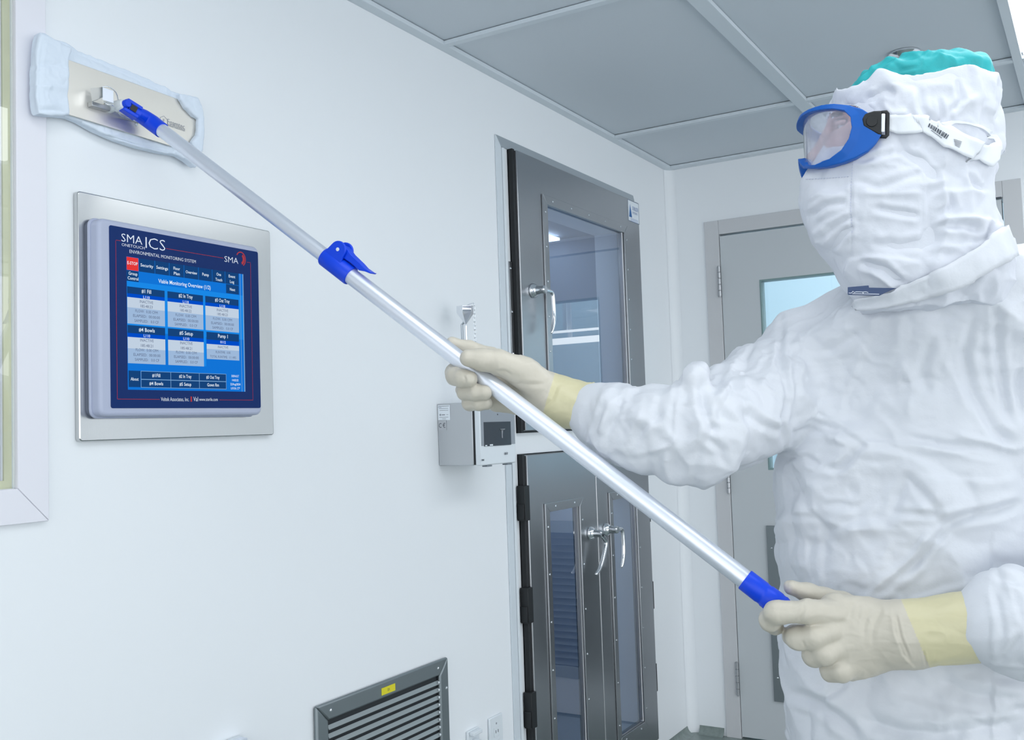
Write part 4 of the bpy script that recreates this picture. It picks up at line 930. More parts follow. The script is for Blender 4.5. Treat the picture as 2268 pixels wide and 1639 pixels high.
# ================================================================== PERSON
FH = V((-.965, -.262, 0)).normalized(); LH = V((.262, -.965, 0)).normalized()   # facing direction, towards-camera side
HC = P(1990, 380, 1.43)                                   # centre of the head
TC = P(2060, 900, 1.53); SR = P(1765, 815, 1.60); SL = P(2405, 745, 1.44)
SD = (SL-SR); SD.z = 0; SD.normalize(); SN = V((SD.y, -SD.x, 0)); SN = SN if SN.dot(fw) < 0 else -SN   # chest normal, towards the camera
pc = thing('person', 'person in white hooded coverall, blue goggles and latex gloves, reaching left with the mop', 'person', (TC.x, TC.y, 0))
UPZ = np.array([0, 0, 1.])

# ---------------- coverall: trunk, both sleeves, one continuous surface
def tring(v, uL, uR, b, off=0.0):
    a0 = onPl(uL, v, TC, SN); a1 = onPl(uR, v, TC, SN); m = (a0+a1)/2+SN*off
    return ((a0.z+a1.z)/2, m.x, m.y, (a1-a0).length/2, b)
tr = [tring(600, 1950, 2300, .090, .075), tring(655, 1905, 2340, .105, .070), tring(690, 1850, 2370, .110, .058), tring(730, 1795, 2395, .115, .045), tring(780, 1762, 2410, .122, .026), tring(850, 1738, 2420, .126, .010), tring(950, 1728, 2418, .148, .005), tring(1060, 1728, 2415, .150, .01),
      tring(1200, 1735, 2405, .150, .01), tring(1320, 1740, 2400, .150, .01), tring(1440, 1743, 2400, .152), tring(1540, 1750, 2400, .155), tring(1660, 1745, 2405, .158)]
zlow = .68
low = [(zlow, TC.x, TC.y, tr[-1][3]-.005, .158)]
vol = Vol((min(SR.x, P(1290, 900, 1.55).x)-.10, -.0+min(P(2480, 1380, 1.3).y, TC.y)-.28, zlow-.02), (SL.x+.28, TC.y+.42, ZC+.24), .0031)
vol.loft(tr+low, SD, SN, pw=2.3)
NB = V(((tr[0][1], tr[0][2], tr[0][0])))
vol.cap(P(1960, 690, 1.54), P(1800, 770, 1.60), .060, .070, .05); vol.cap(P(2210, 640, 1.50), P(2400, 668, 1.44), .070, .085, .05)
E1 = P(1575, 952, 1.45); W1 = P(1296, 905, 1.545)
vol.chain([P(1800, 838, 1.60), P(1700, 880, 1.55), P(1625, 925, 1.50), P(1560, 956, 1.455), P(1470, 953, 1.475), P(1380, 938, 1.505), P(1335, 920, 1.525), P(1285, 899, 1.545)], [.090, .083, .073, .066, .0655, .060, .050, .0345], .012)
vol.chain([P(1525, 900, 1.44), P(1540, 846, 1.445), P(1552, 826, 1.455)], [.030, .019, .0135], .014)      # puckered fold on top of the elbow
vol.chain([P(1560, 1015, 1.45), P(1480, 1010, 1.45), P(1400, 1000, 1.47)], [.030, .028, .02], .02)
W2 = P(2205, 1382, 1.295)
vol.chain([SL, P(2510, 1030, 1.36), P(2530, 1310, 1.29), P(2400, 1395, 1.275), P(2300, 1378, 1.285), P(2240, 1376, 1.290), P(2180, 1378, 1.298)], [.088, .082, .080, .076, .072, .066, .044], .012)
p, q = vol.mesh(); q = outward(p, q); p = smooth(p, q, 3); Nn = vnormals(p, q)
u_, v_, t_ = projn(p)
# broad soft folds + crisp creases, following the cloth of trunk and sleeves
arm1 = np.clip((1735-u_)/60, 0, 1)*(v_ < 1110); ce_z = p[:, 2:3]
D = crumple(p, 5.5, .011, .8)*(1-.3*arm1)+crumple(p, 12, .0034, .9)+crumple(p, 26, .0022, 1.2)*np.clip(vn(p*6+2.)*2+.4, 0, 1)+crumple(p, 14, .0030, .9, (.45, .45, 1.7))*np.clip(1.2-np.abs(v_-1040)/230, 0, 1)*(u_ > 1740)+crumple(p, 60, .0005, .8)
axd = np.array((E1-W1).normalized()); sax = p@axd
pa = p+np.outer(sax, axd)*1.6
D += arm1*(crumple(pa, 8, .0055, 1.0)+crumple(pa, 17, .0014, 1.0))
F1 = [
 # sleeve of the far arm
 ([(1500, 866), (1488, 900), (1480, 945), (1492, 975)], 13, 7, 's'), ([(1548, 832), (1556, 890), (1570, 930), (1590, 965)], 12, 7, 'v'), ([(1502, 858), (1515, 838), (1530, 820)], 9, 4, 'v'),
 ([(1600, 830), (1640, 880), (1700, 925), (1728, 935)], 14, 6, 's'), ([(1640, 905), (1680, 940), (1725, 955)], 10, 5, 'v'), ([(1575, 870), (1610, 905), (1640, 935), (1660, 975)], 11, 5, 'r'),
 ([(1345, 880), (1330, 920), (1310, 960)], 8, 4, 'v'), ([(1380, 872), (1365, 915), (1335, 975)], 9, 4.5, 'v'), ([(1430, 880), (1425, 930), (1400, 980)], 12, 5, 's'), ([(1405, 960), (1440, 935), (1470, 905)], 10, 4, 'v'), ([(1490, 985), (1450, 1005), (1400, 1010), (1350, 985)], 12, 5, 's'),
 ([(1500, 965), (1485, 985), (1440, 1000)], 9, 5, 'r'), ([(1560, 960), (1600, 1000), (1600, 1030)], 11, 4, 'v'), ([(1720, 780), (1726, 820), (1738, 870)], 8, 4, 'v'), ([(1650, 850), (1680, 870), (1690, 905)], 9, 4, 'v'), ([(1735, 700), (1728, 770), (1742, 850), (1735, 900), (1722, 930), (1730, 960), (1732, 1010)], 8, 5, 'v'),
 # trunk: long diagonals under the collar
 ([(1930, 745), (1895, 830), (1870, 880), (1860, 960)], 14, 5, 's'), ([(2125, 700), (2100, 800), (2130, 870), (2150, 920)], 14, 5, 's'), ([(2205, 660), (2210, 760), (2222, 850), (2240, 950)], 12, 5, 'v'), ([(2160, 690), (2135, 780), (2150, 860), (2200, 950), (2262, 1000)], 13, 5, 'v'),
 ([(2268, 820), (2255, 860), (2258, 920)], 10, 5, 'v'), ([(1990, 790), (2020, 850), (2010, 930)], 16, 3.5, 'r'), ([(2070, 740), (2040, 820), (2060, 880)], 14, 3.5, 'v'), ([(1815, 780), (1860, 760), (1900, 735)], 12, 3, 'v'), ([(1765, 800), (1755, 840), (1760, 890)], 10, 3.5, 'v'),
 ([(1895, 684), (1950, 690), (2030, 672), (2090, 650)], 12, 4, 'v'),
 # waist: creases running to the right edge
 ([(1900, 978), (1975, 978), (2060, 985), (2150, 1010), (2262, 1030)], 10, 5, 's'), ([(2000, 965), (2090, 985), (2170, 990), (2262, 1010)], 9, 4, 'v'), ([(1800, 940), (1860, 955), (1910, 985), (1880, 1020), (1845, 1060)], 10, 4, 'v'),
 ([(2100, 955), (2180, 980), (2262, 1000)], 9, 4, 'r'), ([(1830, 1040), (1870, 1035), (1900, 1010)], 9, 3.5, 'v'), ([(2030, 1050), (2100, 1055), (2190, 1065), (2262, 1050)], 12, 4, 's'), ([(1960, 1170), (1990, 1100), (2010, 1060), (2050, 1100), (2080, 1140)], 12, 4, 'v'),
 ([(2070, 1130), (2150, 1120), (2262, 1090)], 12, 5, 's'), ([(2080, 1170), (2130, 1145), (2200, 1130), (2262, 1112)], 14, 6, 'v'), ([(1970, 1135), (2040, 1138), (2080, 1140)], 9, 4, 'v'), ([(1905, 1330), (1960, 1280), (2020, 1230), (2055, 1165)], 14, 6, 's'), ([(2010, 1270), (2060, 1210), (2100, 1170)], 10, 5, 'v'),
 ([(1930, 1320), (2000, 1270), (2050, 1235)], 12, 4, 'v'), ([(1990, 1335), (2060, 1315), (2150, 1285), (2262, 1250)], 12, 6, 's'), ([(1810, 1080), (1812, 1180), (1815, 1260), (1825, 1310)], 12, 4, 's'), ([(1820, 1120), (1870, 1120), (1905, 1125)], 9, 3, 'v'), ([(1820, 1180), (1900, 1150), (1960, 1140)], 12, 3, 'v'),
 ([(1745, 1050), (1760, 1150), (1750, 1250)], 14, 3, 'v'), ([(1745, 960), (1790, 950), (1830, 960)], 8, 3, 'v'), ([(1735, 1010), (1790, 1015), (1820, 1030)], 8, 3, 'v'),
 # lap, below the near hand
 ([(1755, 1530), (1820, 1560), (1870, 1600), (1910, 1640)], 14, 6, 'v'), ([(1820, 1555), (1850, 1530), (1875, 1510)], 10, 4, 'v'), ([(1960, 1530), (2060, 1560), (2160, 1575), (2262, 1580)], 20, 6, 's'), ([(1900, 1590), (2000, 1620), (2120, 1620), (2262, 1600)], 18, 6, 'v'), ([(2080, 1510), (2160, 1540), (2262, 1545)], 18, 5, 'v'),
 # near sleeve
 ([(2200, 1300), (2212, 1350), (2222, 1400), (2210, 1460)], 9, 4, 'v'), ([(2232, 1275), (2245, 1330), (2262, 1390)], 10, 5, 's'), ([(2212, 1470), (2235, 1440), (2266, 1400)], 10, 5, 'v'), ([(2190, 1268), (2225, 1285), (2262, 1290)], 8, 4, 'v'),
]
D += folds(p, Nn, F1)*(1.3-.35*arm1)
edge = np.clip((p[:, 2]-(zlow+.01))/.05, 0, 1)
# keep the sleeve mouths tidy
D += crumple(p, 13, .007, 1.)*((u_ > 2195) & (v_ > 1180) & (t_ < 1.40))
for c_, rad in ((W1, .05), (W2, .045)):
    D *= np.clip((np.linalg.norm(p-np.array(c_), axis=1)-rad*.8)/.05, .0, 1)
p = p+Nn*(D*edge)[:, None]
p = smooth(p, q, 1)
body = mk(p, q, 'coverall', 'tyvek', pc, flip=False)
bvh_body = BVHTree.FromPolygons([tuple(x) for x in p], [tuple(int(i) for i in f) for f in q])
# legs and boots (below the frame)
vol = Vol((TC.x-.35, TC.y-.35, -.01), (TC.x+.35, TC.y+.30, zlow+.04), .008)
hp_ = [TC-SD*.12, TC+SD*.12]
vol.loft([(zlow-.16, TC.x, TC.y, .20, .135), (zlow-.02, TC.x, TC.y, low[0][3]-.006, .138), (zlow+.03, TC.x, TC.y, low[0][3]-.012, .128)], SD, SN, pw=2.3)
for c_ in hp_: vol.chain([V((c_.x, c_.y, zlow-.06)), V((c_.x, c_.y, .42)), V((c_.x, c_.y, .10))], [.115, .092, .075], .02); 
p2, q2 = vol.mesh(); q2 = outward(p2, q2); p2 = smooth(p2, q2, 2); N2 = vnormals(p2, q2); D2 = (crumple(p2, 9, .010)+crumple(p2, 22, .004))*np.clip((p2[:, 2]-.03)/.05, 0, 1); p2 = p2+N2*D2[:, None]; p2[:, 2] = np.maximum(p2[:, 2], .004)
mk(p2, q2, 'coverall_leg', 'tyvek', pc, flip=False)
for c_ in hp_:
    vol = Vol((c_.x-.22, c_.y-.22, -.01), (c_.x+.22, c_.y+.22, .16), .006)
    tv = SN; vol.chain([V((c_.x, c_.y, .055))-tv*.05, V((c_.x, c_.y, .050))+tv*.07, V((c_.x, c_.y, .040))+tv*.15], [.052, .050, .040], .02); vol.cap(V((c_.x, c_.y, .06)), V((c_.x, c_.y, .13)), .056, .066, .02)
    p2, q2 = vol.mesh(); q2 = outward(p2, q2); p2[:, 2] = np.maximum(p2[:, 2], .0005); mk(smooth(p2, q2, 1), q2, 'boot_cover', 'tyvek', pc, flip=False)

# ---------------- head inside the hood
HP = lambda u, v, off=0.0: onPl(u, v, HC, LH)+LH*off
hv = Vol(np.array(HC)-.17, np.array(HC)+.17, .0028)
e0 = np.array(HC)
hv.ell(HP(2010, 285), (FH, LH, UPZ), (.095, .070, .084)); hv.ell(HP(1928, 348), (FH, LH, UPZ), (.070, .060, .088), .03)
hv.cap(HP(1838, 300), HP(1812, 350), .010, .014, .012); hv.ell(HP(1808, 352), (FH, LH, UPZ), (.014, .017, .011), .008)     # nose
hv.cap(HP(1862, 270, .033), HP(1862, 270, -.033), .010, .010, .02)                                                       # brow
for s_ in (1, -1):
    hv.ell(HP(1858, 298, .033*s_), (FH, LH, UPZ), (.018, .019, .013), .008, 's'); hv.ell(HP(1868, 340, .040*s_), (FH, LH, UPZ), (.026, .022, .022), .02)
    hv.ell(HP(2010, 320, .076*s_), (FH, LH, UPZ), (.020, .010, .032), .006)                                              # ears
hv.ell(HP(1830, 398), (FH, LH, UPZ), (.016, .024, .007), .006); hv.ell(HP(1845, 440), (FH, LH, UPZ), (.03, .03, .025), .02)
p2, q2 = hv.mesh(); q2 = outward(p2, q2); head = mk(smooth(p2, q2, 1), q2, 'head', 'skin', pc, flip=False)
for s_ in (1, -1):
    c_ = HP(1872, 299, .033*s_); ey = MB().lathe(tuple(c_-FH*.0118), FH, [(0, .001)]+[(.0118*(1-cos(pi*k/10)), max(.0006, .0118*sin(pi*k/10))) for k in range(1, 10)]+[(.0236, .0006)], 20).build('eye', 'eye', head, smooth=True)
    MB().lathe(tuple(c_+FH*.0105), FH, [(0, .0052), (.0010, .0045), (.0016, .001)], 16).build('iris', 'iris', ey, smooth=True)
    MB().tube([V(x) for x in spline([HP(1862, 290, .014*s_), HP(1852, 287, .032*s_), HP(1866, 292, .05*s_)], 4)], .0035, 8).build('eyelid', 'skin', head, smooth=True)
    MB().tube([V(x) for x in spline([HP(1848, 276, .012*s_), HP(1844, 270, .032*s_), HP(1860, 274, .054*s_)], 4)], [.0035]*4+[.0042]*4+[.002], 8).build('eyebrow', mat('brow', (.10, .06, .04), .8), head, smooth=True)

# ---------------- hood with veil
rg = [(196, 1852, 2208, .085), (214, 1838, 2213, .088), (260, 1826, 2217, .088), (320, 1806, 2217, .086), (360, 1790, 2213, .088), (385, 1776, 2208, .090), (430, 1774, 2203, .092), (480, 1783, 2206, .092), (520, 1797, 2215, .090),
      (550, 1820, 2225, .088), (580, 1844, 2238, .088), (605, 1856, 2250, .092), (630, 1872, 2248, .088), (655, 1890, 2236, .080), (690, 1908, 2215, .068)]
def hring(v, uF, uB, b):
    a0 = HP(uF, v); a1 = HP(uB, v); m = (a0+a1)/2; return ((a0.z+a1.z)/2, m.x, m.y, (a1-a0).length/2, b)
RG = [hring(*r) for r in rg]
zl = HP(1990, 690).z
hv = Vol((HC.x-.22, HC.y-.20, zl-.01), (HC.x+.24, HC.y+.20, HP(1990, 140).z), .0026)
hv.loft(RG, FH, LH, pw=2.3)
hv2 = [(z, x, y, a-.0045, b-.0045) for (z, x, y, a, b) in RG[:-2]]; hv2[0] = (hv2[0][0]+.03,)+hv2[0][1:]
hv.loft(hv2, FH, LH, pw=2.3, op='s')
hv.cap(HP(1770, 308, .0), HP(1860, 310, .0), .043, .040, .004, 's', sq=(UPZ, 1.22)); hv.cap(HP(1770, 308, .056), HP(1862, 306, .064), .028, .027, .004, 's'); hv.cap(HP(1770, 308, -.056), HP(1862, 306, -.064), .028, .027, .004, 's')
p, q = hv.mesh(); q = outward(p, q); p = smooth(p, q, 2); Nn = vnormals(p, q); u_, v_, t_ = projn(p)
D = crumple(p, 11, .0060, .9)+crumple(p, 24, .0032, .9)+crumple(p, 60, .0005)
msk = np.clip((430-v_)/60, 0, 1); D *= np.where((v_ > 370) & (u_ < 2040), .55, 1.0)
F2 = [
 ([(1786, 440), (1815, 425), (1830, 427), (1885, 428)], 8, 5, 's'), ([(1792, 480), (1830, 455), (1880, 447)], 8, 5, 'v'), ([(1795, 520), (1830, 490), (1885, 466)], 9, 5, 's'), ([(1812, 535), (1850, 505), (1888, 475)], 8, 4, 'v'), ([(1835, 560), (1862, 520), (1890, 500)], 9, 4.5, 'v'), ([(1800, 545), (1840, 515), (1870, 490)], 7, 3, 'r'),
 ([(1860, 615), (1880, 575), (1930, 565), (2050, 578)], 9, 6, 's'), ([(1885, 385), (1885, 450), (1886, 520), (1880, 600)], 4, 2.0, 'v'), ([(2046, 350), (2052, 400), (2053, 460), (2056, 510)], 4.5, 3.0, 's'),
 ([(1895, 400), (1950, 415), (2050, 380)], 10, 3, 'v'), ([(1930, 460), (1990, 470), (2040, 478)], 9, 4, 'v'), ([(1900, 430), (1980, 430), (2050, 428)], 9, 3, 'r'), ([(2060, 495), (2110, 478), (2190, 484), (2215, 500)], 9, 8, 's'), ([(2070, 500), (2130, 500), (2180, 510)], 10, 6, 'v'),
 ([(1925, 540), (1990, 545), (2060, 535)], 12, 4, 'v'), ([(1900, 580), (1960, 595), (2000, 632)], 10, 7, 'v'), ([(1925, 590), (1955, 612), (1990, 635)], 7, 5, 's'), ([(2060, 540), (2120, 545), (2180, 535)], 12, 5, 's'), ([(2100, 425), (2110, 455), (2075, 480)], 8, 4, 'v'), ([(2060, 430), (2090, 422), (2150, 420), (2200, 425)], 8, 5, 's'),
 ([(2185, 540), (2195, 505), (2205, 490)], 8, 5, 'v'), ([(1840, 215), (1850, 200), (1890, 182)], 7, 3, 'v'), ([(1915, 225), (1960, 200), (1990, 210)], 9, 4, 'v'), ([(1955, 225), (1975, 255), (2010, 250)], 8, 3.5, 'r'), ([(2080, 215), (2085, 260), (2075, 275)], 7, 4, 'v'), ([(2100, 260), (2120, 235), (2165, 205)], 8, 4, 's'),
 ([(2035, 190), (2040, 240), (2060, 270)], 9, 3.5, 'v'), ([(1955, 165), (1940, 195), (1930, 240)], 8, 3, 's'), ([(2120, 175), (2130, 220), (2110, 250)], 8, 4, 'v'), ([(2170, 165), (2178, 220), (2165, 290)], 8, 4, 's'), ([(1990, 335), (2040, 355), (2080, 400)], 9, 4, 'v'), ([(2140, 380), (2160, 410), (2180, 420)], 8, 5, 'v'), ([(1900, 360), (1960, 345), (2000, 335)], 7, 3, 'v'),
]
D += folds(p, Nn, F2)*1.2
# keep only thin-sheet behaviour: move inner and outer skins together (sample by direction from the axis)
cen = np.interp(p[:, 2], [r[0] for r in RG][::-1], [r[1] for r in RG][::-1]), np.interp(p[:, 2], [r[0] for r in RG][::-1], [r[2] for r in RG][::-1])
rad = np.stack([p[:, 0]-cen[0], p[:, 1]-cen[1]], 1); rad /= np.linalg.norm(rad, axis=1, keepdims=True)+1e-9
outer = (Nn[:, 0]*rad[:, 0]+Nn[:, 1]*rad[:, 1]) > -.1
zt_h = HP(1990, 196).z; D = np.where(outer, D, -.001); p = p+Nn*D[:, None]
topw = np.clip((p[:, 2]-(zt_h-.028))/.026, 0, 1); p[:, 2] += topw*(.007*vn(p*22+5.)+.004*vn(p*50)-.003+.012*np.clip(((p[:, :2]-np.array(RG[0][1:3]))@np.array(FH)[:2])/RG[0][3], 0, 1)**2+.003*(u_ > 2100)); p = np.where(topw[:, None] > .25, smooth(p, q, 14), smooth(p, q, 1))
mk(p, q, 'hood', 'hood', pc, flip=False)
bvh_hood = BVHTree.FromPolygons([tuple(x) for x in p], [tuple(int(i) for i in f) for f in q])
def hit(u, v, b=None, lift=0.0):
    d = ray(u, v).normalized(); res = (b or bvh_hood).ray_cast(CAM, d)
    if res[0] is None: return None
    return res[0]+(-d*.35+res[1]*.65).normalized()*lift
def ribbon(top, bot, n, name, m, parent, b=None, lift=.0015, thick=.0012, wob=None, ns=6):
    A = spline(top, n); B = spline(bot, n); rows = []
    k = min(len(A), len(B)); last = None
    for i in range(k):
        r_ = []
        for j in range(ns+1):
            f = j/ns; uu, vv = A[i][0]*(1-f)+B[i][0]*f, A[i][1]*(1-f)+B[i][1]*f
            h = hit(uu, vv, b, lift)
            if h is None: h = P(uu, vv, (last-CAM).dot(fw) if last is not None else 1.4)
            last = h; r_.append(tuple(h))
        rows.append(r_)
    # smooth along the length so the band bridges the wrinkles below it
    R_ = np.array(rows)
    dep = (R_-_CAM)@np.array(fw); base = dep.copy()
    for _ in range(14): dep = np.minimum(base, np.apply_along_axis(lambda c: np.convolve(np.pad(c, 1, 'edge'), [.3, .4, .3], 'valid'), 0, dep)); dep = np.minimum(base, np.apply_along_axis(lambda c: np.convolve(np.pad(c, 1, 'edge'), [.3, .4, .3], 'valid'), 1, dep))
    R_ = _CAM+(R_-_CAM)*(dep/((R_-_CAM)@np.array(fw)))[..., None]
    return MB().grid([[tuple(c) for c in r] for r in R_]).build(name, m, parent, smooth=True, solid=thick)
# stitched seams of the veil
def stitches(poly, name, step=6.5, b=None):
    pts = spline(poly, 24); L = [0]
    for i in range(1, len(pts)): L.append(L[-1]+float(np.hypot(*(pts[i]-pts[i-1]))))
    mb = MB(); s = 0; pts = np.array(pts)
    while s+step*.55 < L[-1]:
        a = [np.interp(s+step*.55*k, L, pts[:, j]) for k in (0, 1) for j in (0, 1)]; h0 = hit(a[0], a[1], b, .0006); h1 = hit(a[2], a[3], b, .0006)
        if h0 is not None and h1 is not None and (h0-h1).length < .02: mb.tube([h0, h1], .0006, 5)
        s += step
    if mb.v: o = mb.build(name, 'seam', pc); o['kind'] = 'stuff'; return o
stitches([(1785, 397), (1830, 395), (1884, 391)], 'stitching'); stitches([(1850, 366), (1892, 361)], 'stitching'); stitches([(1890, 356), (1886, 400), (1884, 450), (1887, 520)], 'stitching')
# teal bouffant cap
cv_ = Vol((HC.x-.20, HC.y-.17, HP(1990, 262).z), (HC.x+.22, HC.y+.17, HP(1990, 110).z), .0026)
k0 = RG[0]; zc_ = HP(2030, 185).z; ztop = HP(2045, 127).z
cr_ = [hring(v, a, b_, w_) for v, a, b_, w_ in ((250, 1862, 2200, .070), (215, 1862, 2202, .078), (185, 1868, 2200, .080), (168, 1886, 2196, .080), (155, 1908, 2182, .074), (145, 1932, 2164, .066), (137, 1956, 2144, .056), (131, 1982, 2122, .044), (127.5, 2010, 2098, .028), (126, 2035, 2075, .010))]
cv_.loft(cr_, FH, LH, pw=2.1)
p, q = cv_.mesh(); q = outward(p, q); p = smooth(p, q, 8); Nn = vnormals(p, q)
pr = p.copy(); D = crumple(p, 15, .0045, 1.2)+crumple(p, 30, .0035, 1.)-.002
p = p+Nn*D[:, None]; mk(p, q, 'bouffant_cap', 'teal', pc, flip=False)

# ---------------- collar of the coverall
ct = [(1900, 660), (1962, 648), (1983, 638), (2030, 618), (2080, 596), (2130, 570), (2180, 538), (2213, 508), (2228, 500)]
cb_ = [(1888, 684), (1938, 684), (1985, 675), (2035, 665), (2090, 648), (2140, 628), (2190, 600), (2232, 578), (2250, 566)]
allb = BVHTree.FromPolygons([tuple(v.co) for v in bpy.data.objects['hood'].data.vertices]+[tuple(v.co) for v in body.data.vertices],
    [tuple(f.vertices) for f in bpy.data.objects['hood'].data.polygons]+[tuple(i+len(bpy.data.objects['hood'].data.vertices) for i in f.vertices) for f in body.data.polygons])
ribbon(ct, cb_, 8, 'collar', 'tyvek', pc, allb, .006, .003)
tgp = [(1878, 636), (1924, 632), (1925, 637), (1986, 638), (1962, 648), (1948, 655), (1878, 653)]
dl_ = [hit(u, v, allb) for u, v in tgp[1:]+[(1900, 645), (1930, 646)]]; dl_ = min((x-CAM).dot(fw) for x in dl_ if x is not None)-.002
ct_ = MB().prism([P(u, v, dl_) for u, v in tgp], fw*.0012).build('collar_label', 'tag', pc, bevel=.0003)
lp_ = MB()
for poly in ([(1880, 649), (1886, 649), (1889, 645), (1892, 648), (1896, 646.5), (1904, 646.5), (1911, 647), (1918, 646.5), (1923, 648)], [(1888, 650.5), (1905, 650.8), (1925, 651.2), (1947, 651.5)], [(1911, 647), (1912, 651)]):
    lp_.tube([P(a, b, dl_-.0006) for a, b in poly], .0004, 6)
lp_.build('label_print', 'wprint', ct_)['kind'] = 'stuff'

# ---------------- goggles, wrapped round the face
GC = HP(1915, 300); GA, GB = (HP(1779, 300)-GC).length, .099          # elliptical wrap
def gsurf(th, z, rho=0.0):
    c, s = abs(cos(th))**.9*np.sign(cos(th)), abs(sin(th))**.9*np.sign(sin(th)); return GC+FH*((GA+rho)*c)+LH*((GB+rho)*s)+V((0, 0, z))
def gcoord(u, v):
    """(theta, z) of a pixel on the near half of the goggle surface"""
    h = onPl(u, v, GC, LH); best = None
    for _ in range(6):
        f = max(-.2, min(1, (h-GC).dot(FH)/GA)); c = abs(f)**(1/.9)*(1 if f >= 0 else -1); th = math.acos(max(-1, min(1, c))); s = GB*sin(th)**.9 if th > 0 else 0
        h = onPl(u, v, GC+LH*s, LH)
    return th, (h-GC).z
def gpoly(px): return [gcoord(*a) for a in px]
Rm = .09
lens_px = [(1781, 272), (1788, 258), (1803, 250), (1828, 245), (1850, 244), (1873, 248), (1886, 262), (1889, 285), (1883, 310), (1868, 335), (1845, 353), (1815, 366), (1793, 367), (1785, 352), (1781, 330)]
out_px = [(1774, 268), (1781, 253), (1800, 240), (1825, 232), (1850, 229), (1886, 233), (1912, 241), (1930, 252), (1952, 268), (1954, 300), (1944, 318), (1925, 338), (1895, 354), (1865, 365), (1835, 374), (1808, 377), (1788, 376), (1776, 372), (1764, 391), (1763, 360), (1770, 342), (1778, 336)]
lp = gpoly(lens_px); op = gpoly(out_px)
zt_l, zb_l = lp[0][1], lp[-1][1]
near_l = [(0.0, lp[1][1]-.001)]+lp[1:-2]+[(0.0, HP(1785, 350).z-GC.z)]
near_o = [(0.0, op[1][1])]+op[1:17]+[(.25, HP(1780, 378).z-GC.z), (.16, HP(1770, 384).z-GC.z), (0.0, HP(1780, 360).z-GC.z)]
full = lambda pl: [(a*Rm*1.0, z) for a, z in pl]+[(-a*Rm, z) for a, z in reversed(pl) if a > .01]
LPf, OPf = full(near_l), full(near_o)
gv = Vol((-.19, -.085, -.012), (.19, .075, .030), .0012)
sl, g = gv.sub(gv.lo, gv.lo+gv.n*gv.h)
X2, Z2 = g[0][:, :, 0], g[1][:, :, 0]
do = poly_sdf(X2, Z2, OPf)[:, :, None]; dl = poly_sdf(X2, Z2, LPf)[:, :, None]
rim = np.clip(1-np.abs(dl)/.011, 0, 1); hi = .0045+.0045*rim; sh = np.maximum(np.maximum(do+.0015, -dl), np.abs(g[2])-hi)
gv.comb(sl, (sh).astype(np.float32))
# skirt that reaches back to the face
sk_ = np.maximum(np.abs(do+.004)-.0016, np.maximum(g[2]-.001, -.0115-g[2])); gv.comb(sl, sk_.astype(np.float32), .002)
p, q = gv.mesh(); p = smooth(p, q, 1)
pw_ = np.array([tuple(gsurf(a[0]/Rm, a[1], a[2])) for a in p]); q = outward(pw_, q)
gog = bpy.data.objects.new('goggles', None); C.objects.link(gog); gog.location = HC; gog.empty_display_size = .05
WL['goggles'] = Matrix.Translation(HC); setpar(gog, pc)
gfr = mk(pw_, q, 'goggle_frame', 'gog', gog, flip=False)
# lens
rows = []; nth = 48
tmax = max(a for a, z in near_l)
for i in range(nth+1):
    th = -tmax+2*tmax*i/nth; r_ = []
    zs_ = []
    pl = near_l; at = abs(th)
    for k in range(len(pl)-1):
        (a0, z0), (a1, z1) = pl[k], pl[k+1]
        if (a0-at)*(a1-at) <= 0 and a0 != a1: zs_.append(z0+(z1-z0)*(at-a0)/(a1-a0))
    if len(zs_) < 2: zs_ = [lp[7][1]]*2
    zhi, zlo = max(zs_)+.002, min(zs_)-.002
    rows.append([tuple(gsurf(th, zlo+(zhi-zlo)*j/12, -.0005)) for j in range(13)])
MB().grid(rows).build('goggle_lens', 'lens', gog, smooth=True)
# buckle wedge, strap slot, strap and tag (near side), strap round the back
bk = [(1908, 268), (1914, 256), (1934, 250), (1951, 249), (1952, 303), (1943, 302), (1925, 292), (1911, 283)]
def plate(px, name, m, parent, off, thick, bevel=.0015, n_=LH, c_=None):
    c0 = (c_ or HC)+n_*off; return MB().prism([onPl(u, v, c0, n_) for u, v in px], n_*thick).build(name, m, parent, bevel=bevel)
so = .094
bko = plate(bk, 'buckle', 'black', gog, so, .010, .002)
MB().lathe(tuple(onPl(1931, 269, HC+LH*(so+.010), LH)), LH, [(0, .0075), (.0015, .007), (.002, .004)], 20).build('rivet', 'black', bko, smooth='auto')
lo_ = MB(); cc = HC+LH*(so+.004)
lo_.tube([onPl(u, v, cc, LH) for u, v in ((1949, 250), (1964, 248), (1966, 251), (1965, 300), (1962, 303), (1948, 302))], .0026, 8); lo_.build('strap_loop', 'black', bko, smooth=True)
MB().prism([onPl(u, v, cc+LH*.002, LH) for u, v in ((1952, 253), (1960, 253), (1959, 294), (1951, 294))], LH*.004).build('strap_fold', 'strap', bko, bevel=.001)
hinge_web = plate([(1889, 262), (1912, 252), (1914, 290), (1905, 322), (1888, 345), (1880, 330), (1893, 300)], 'side_web', 'gog', gog, .078, .010, .003)
tA = [(1955, 254), (1990, 253), (2020, 254), (2040, 257), (2056, 262), (2078, 271), (2100, 281), (2130, 296), (2175, 314)]
tB = [(1955, 293), (1990, 298), (2020, 297), (2042, 295), (2056, 302), (2075, 316), (2090, 327), (2118, 340), (2153, 356)]
st = ribbon(tA, tB, 8, 'strap', 'strap', gog, None, .007, .0014)
bar = MB(); x_ = 2057.0; kk = 0; rw = [3, 1, 2, 1, 1, 2, 3, 1, 2, 1, 3, 1, 1, 2, 1, 3, 2]
A0, A1, B0, B1 = (2058, 273), (2103, 300), (2055, 281), (2097, 309)
sb = BVHTree.FromObject(st, bpy.context.evaluated_depsgraph_get())
def onstrap(u, v, l=.0011):
    h = hit(u, v, sb, l); return h if h is not None else P(u, v, 1.29)
bpy.context.view_layer.update()
tot = sum(rw)*1.75; f = 0
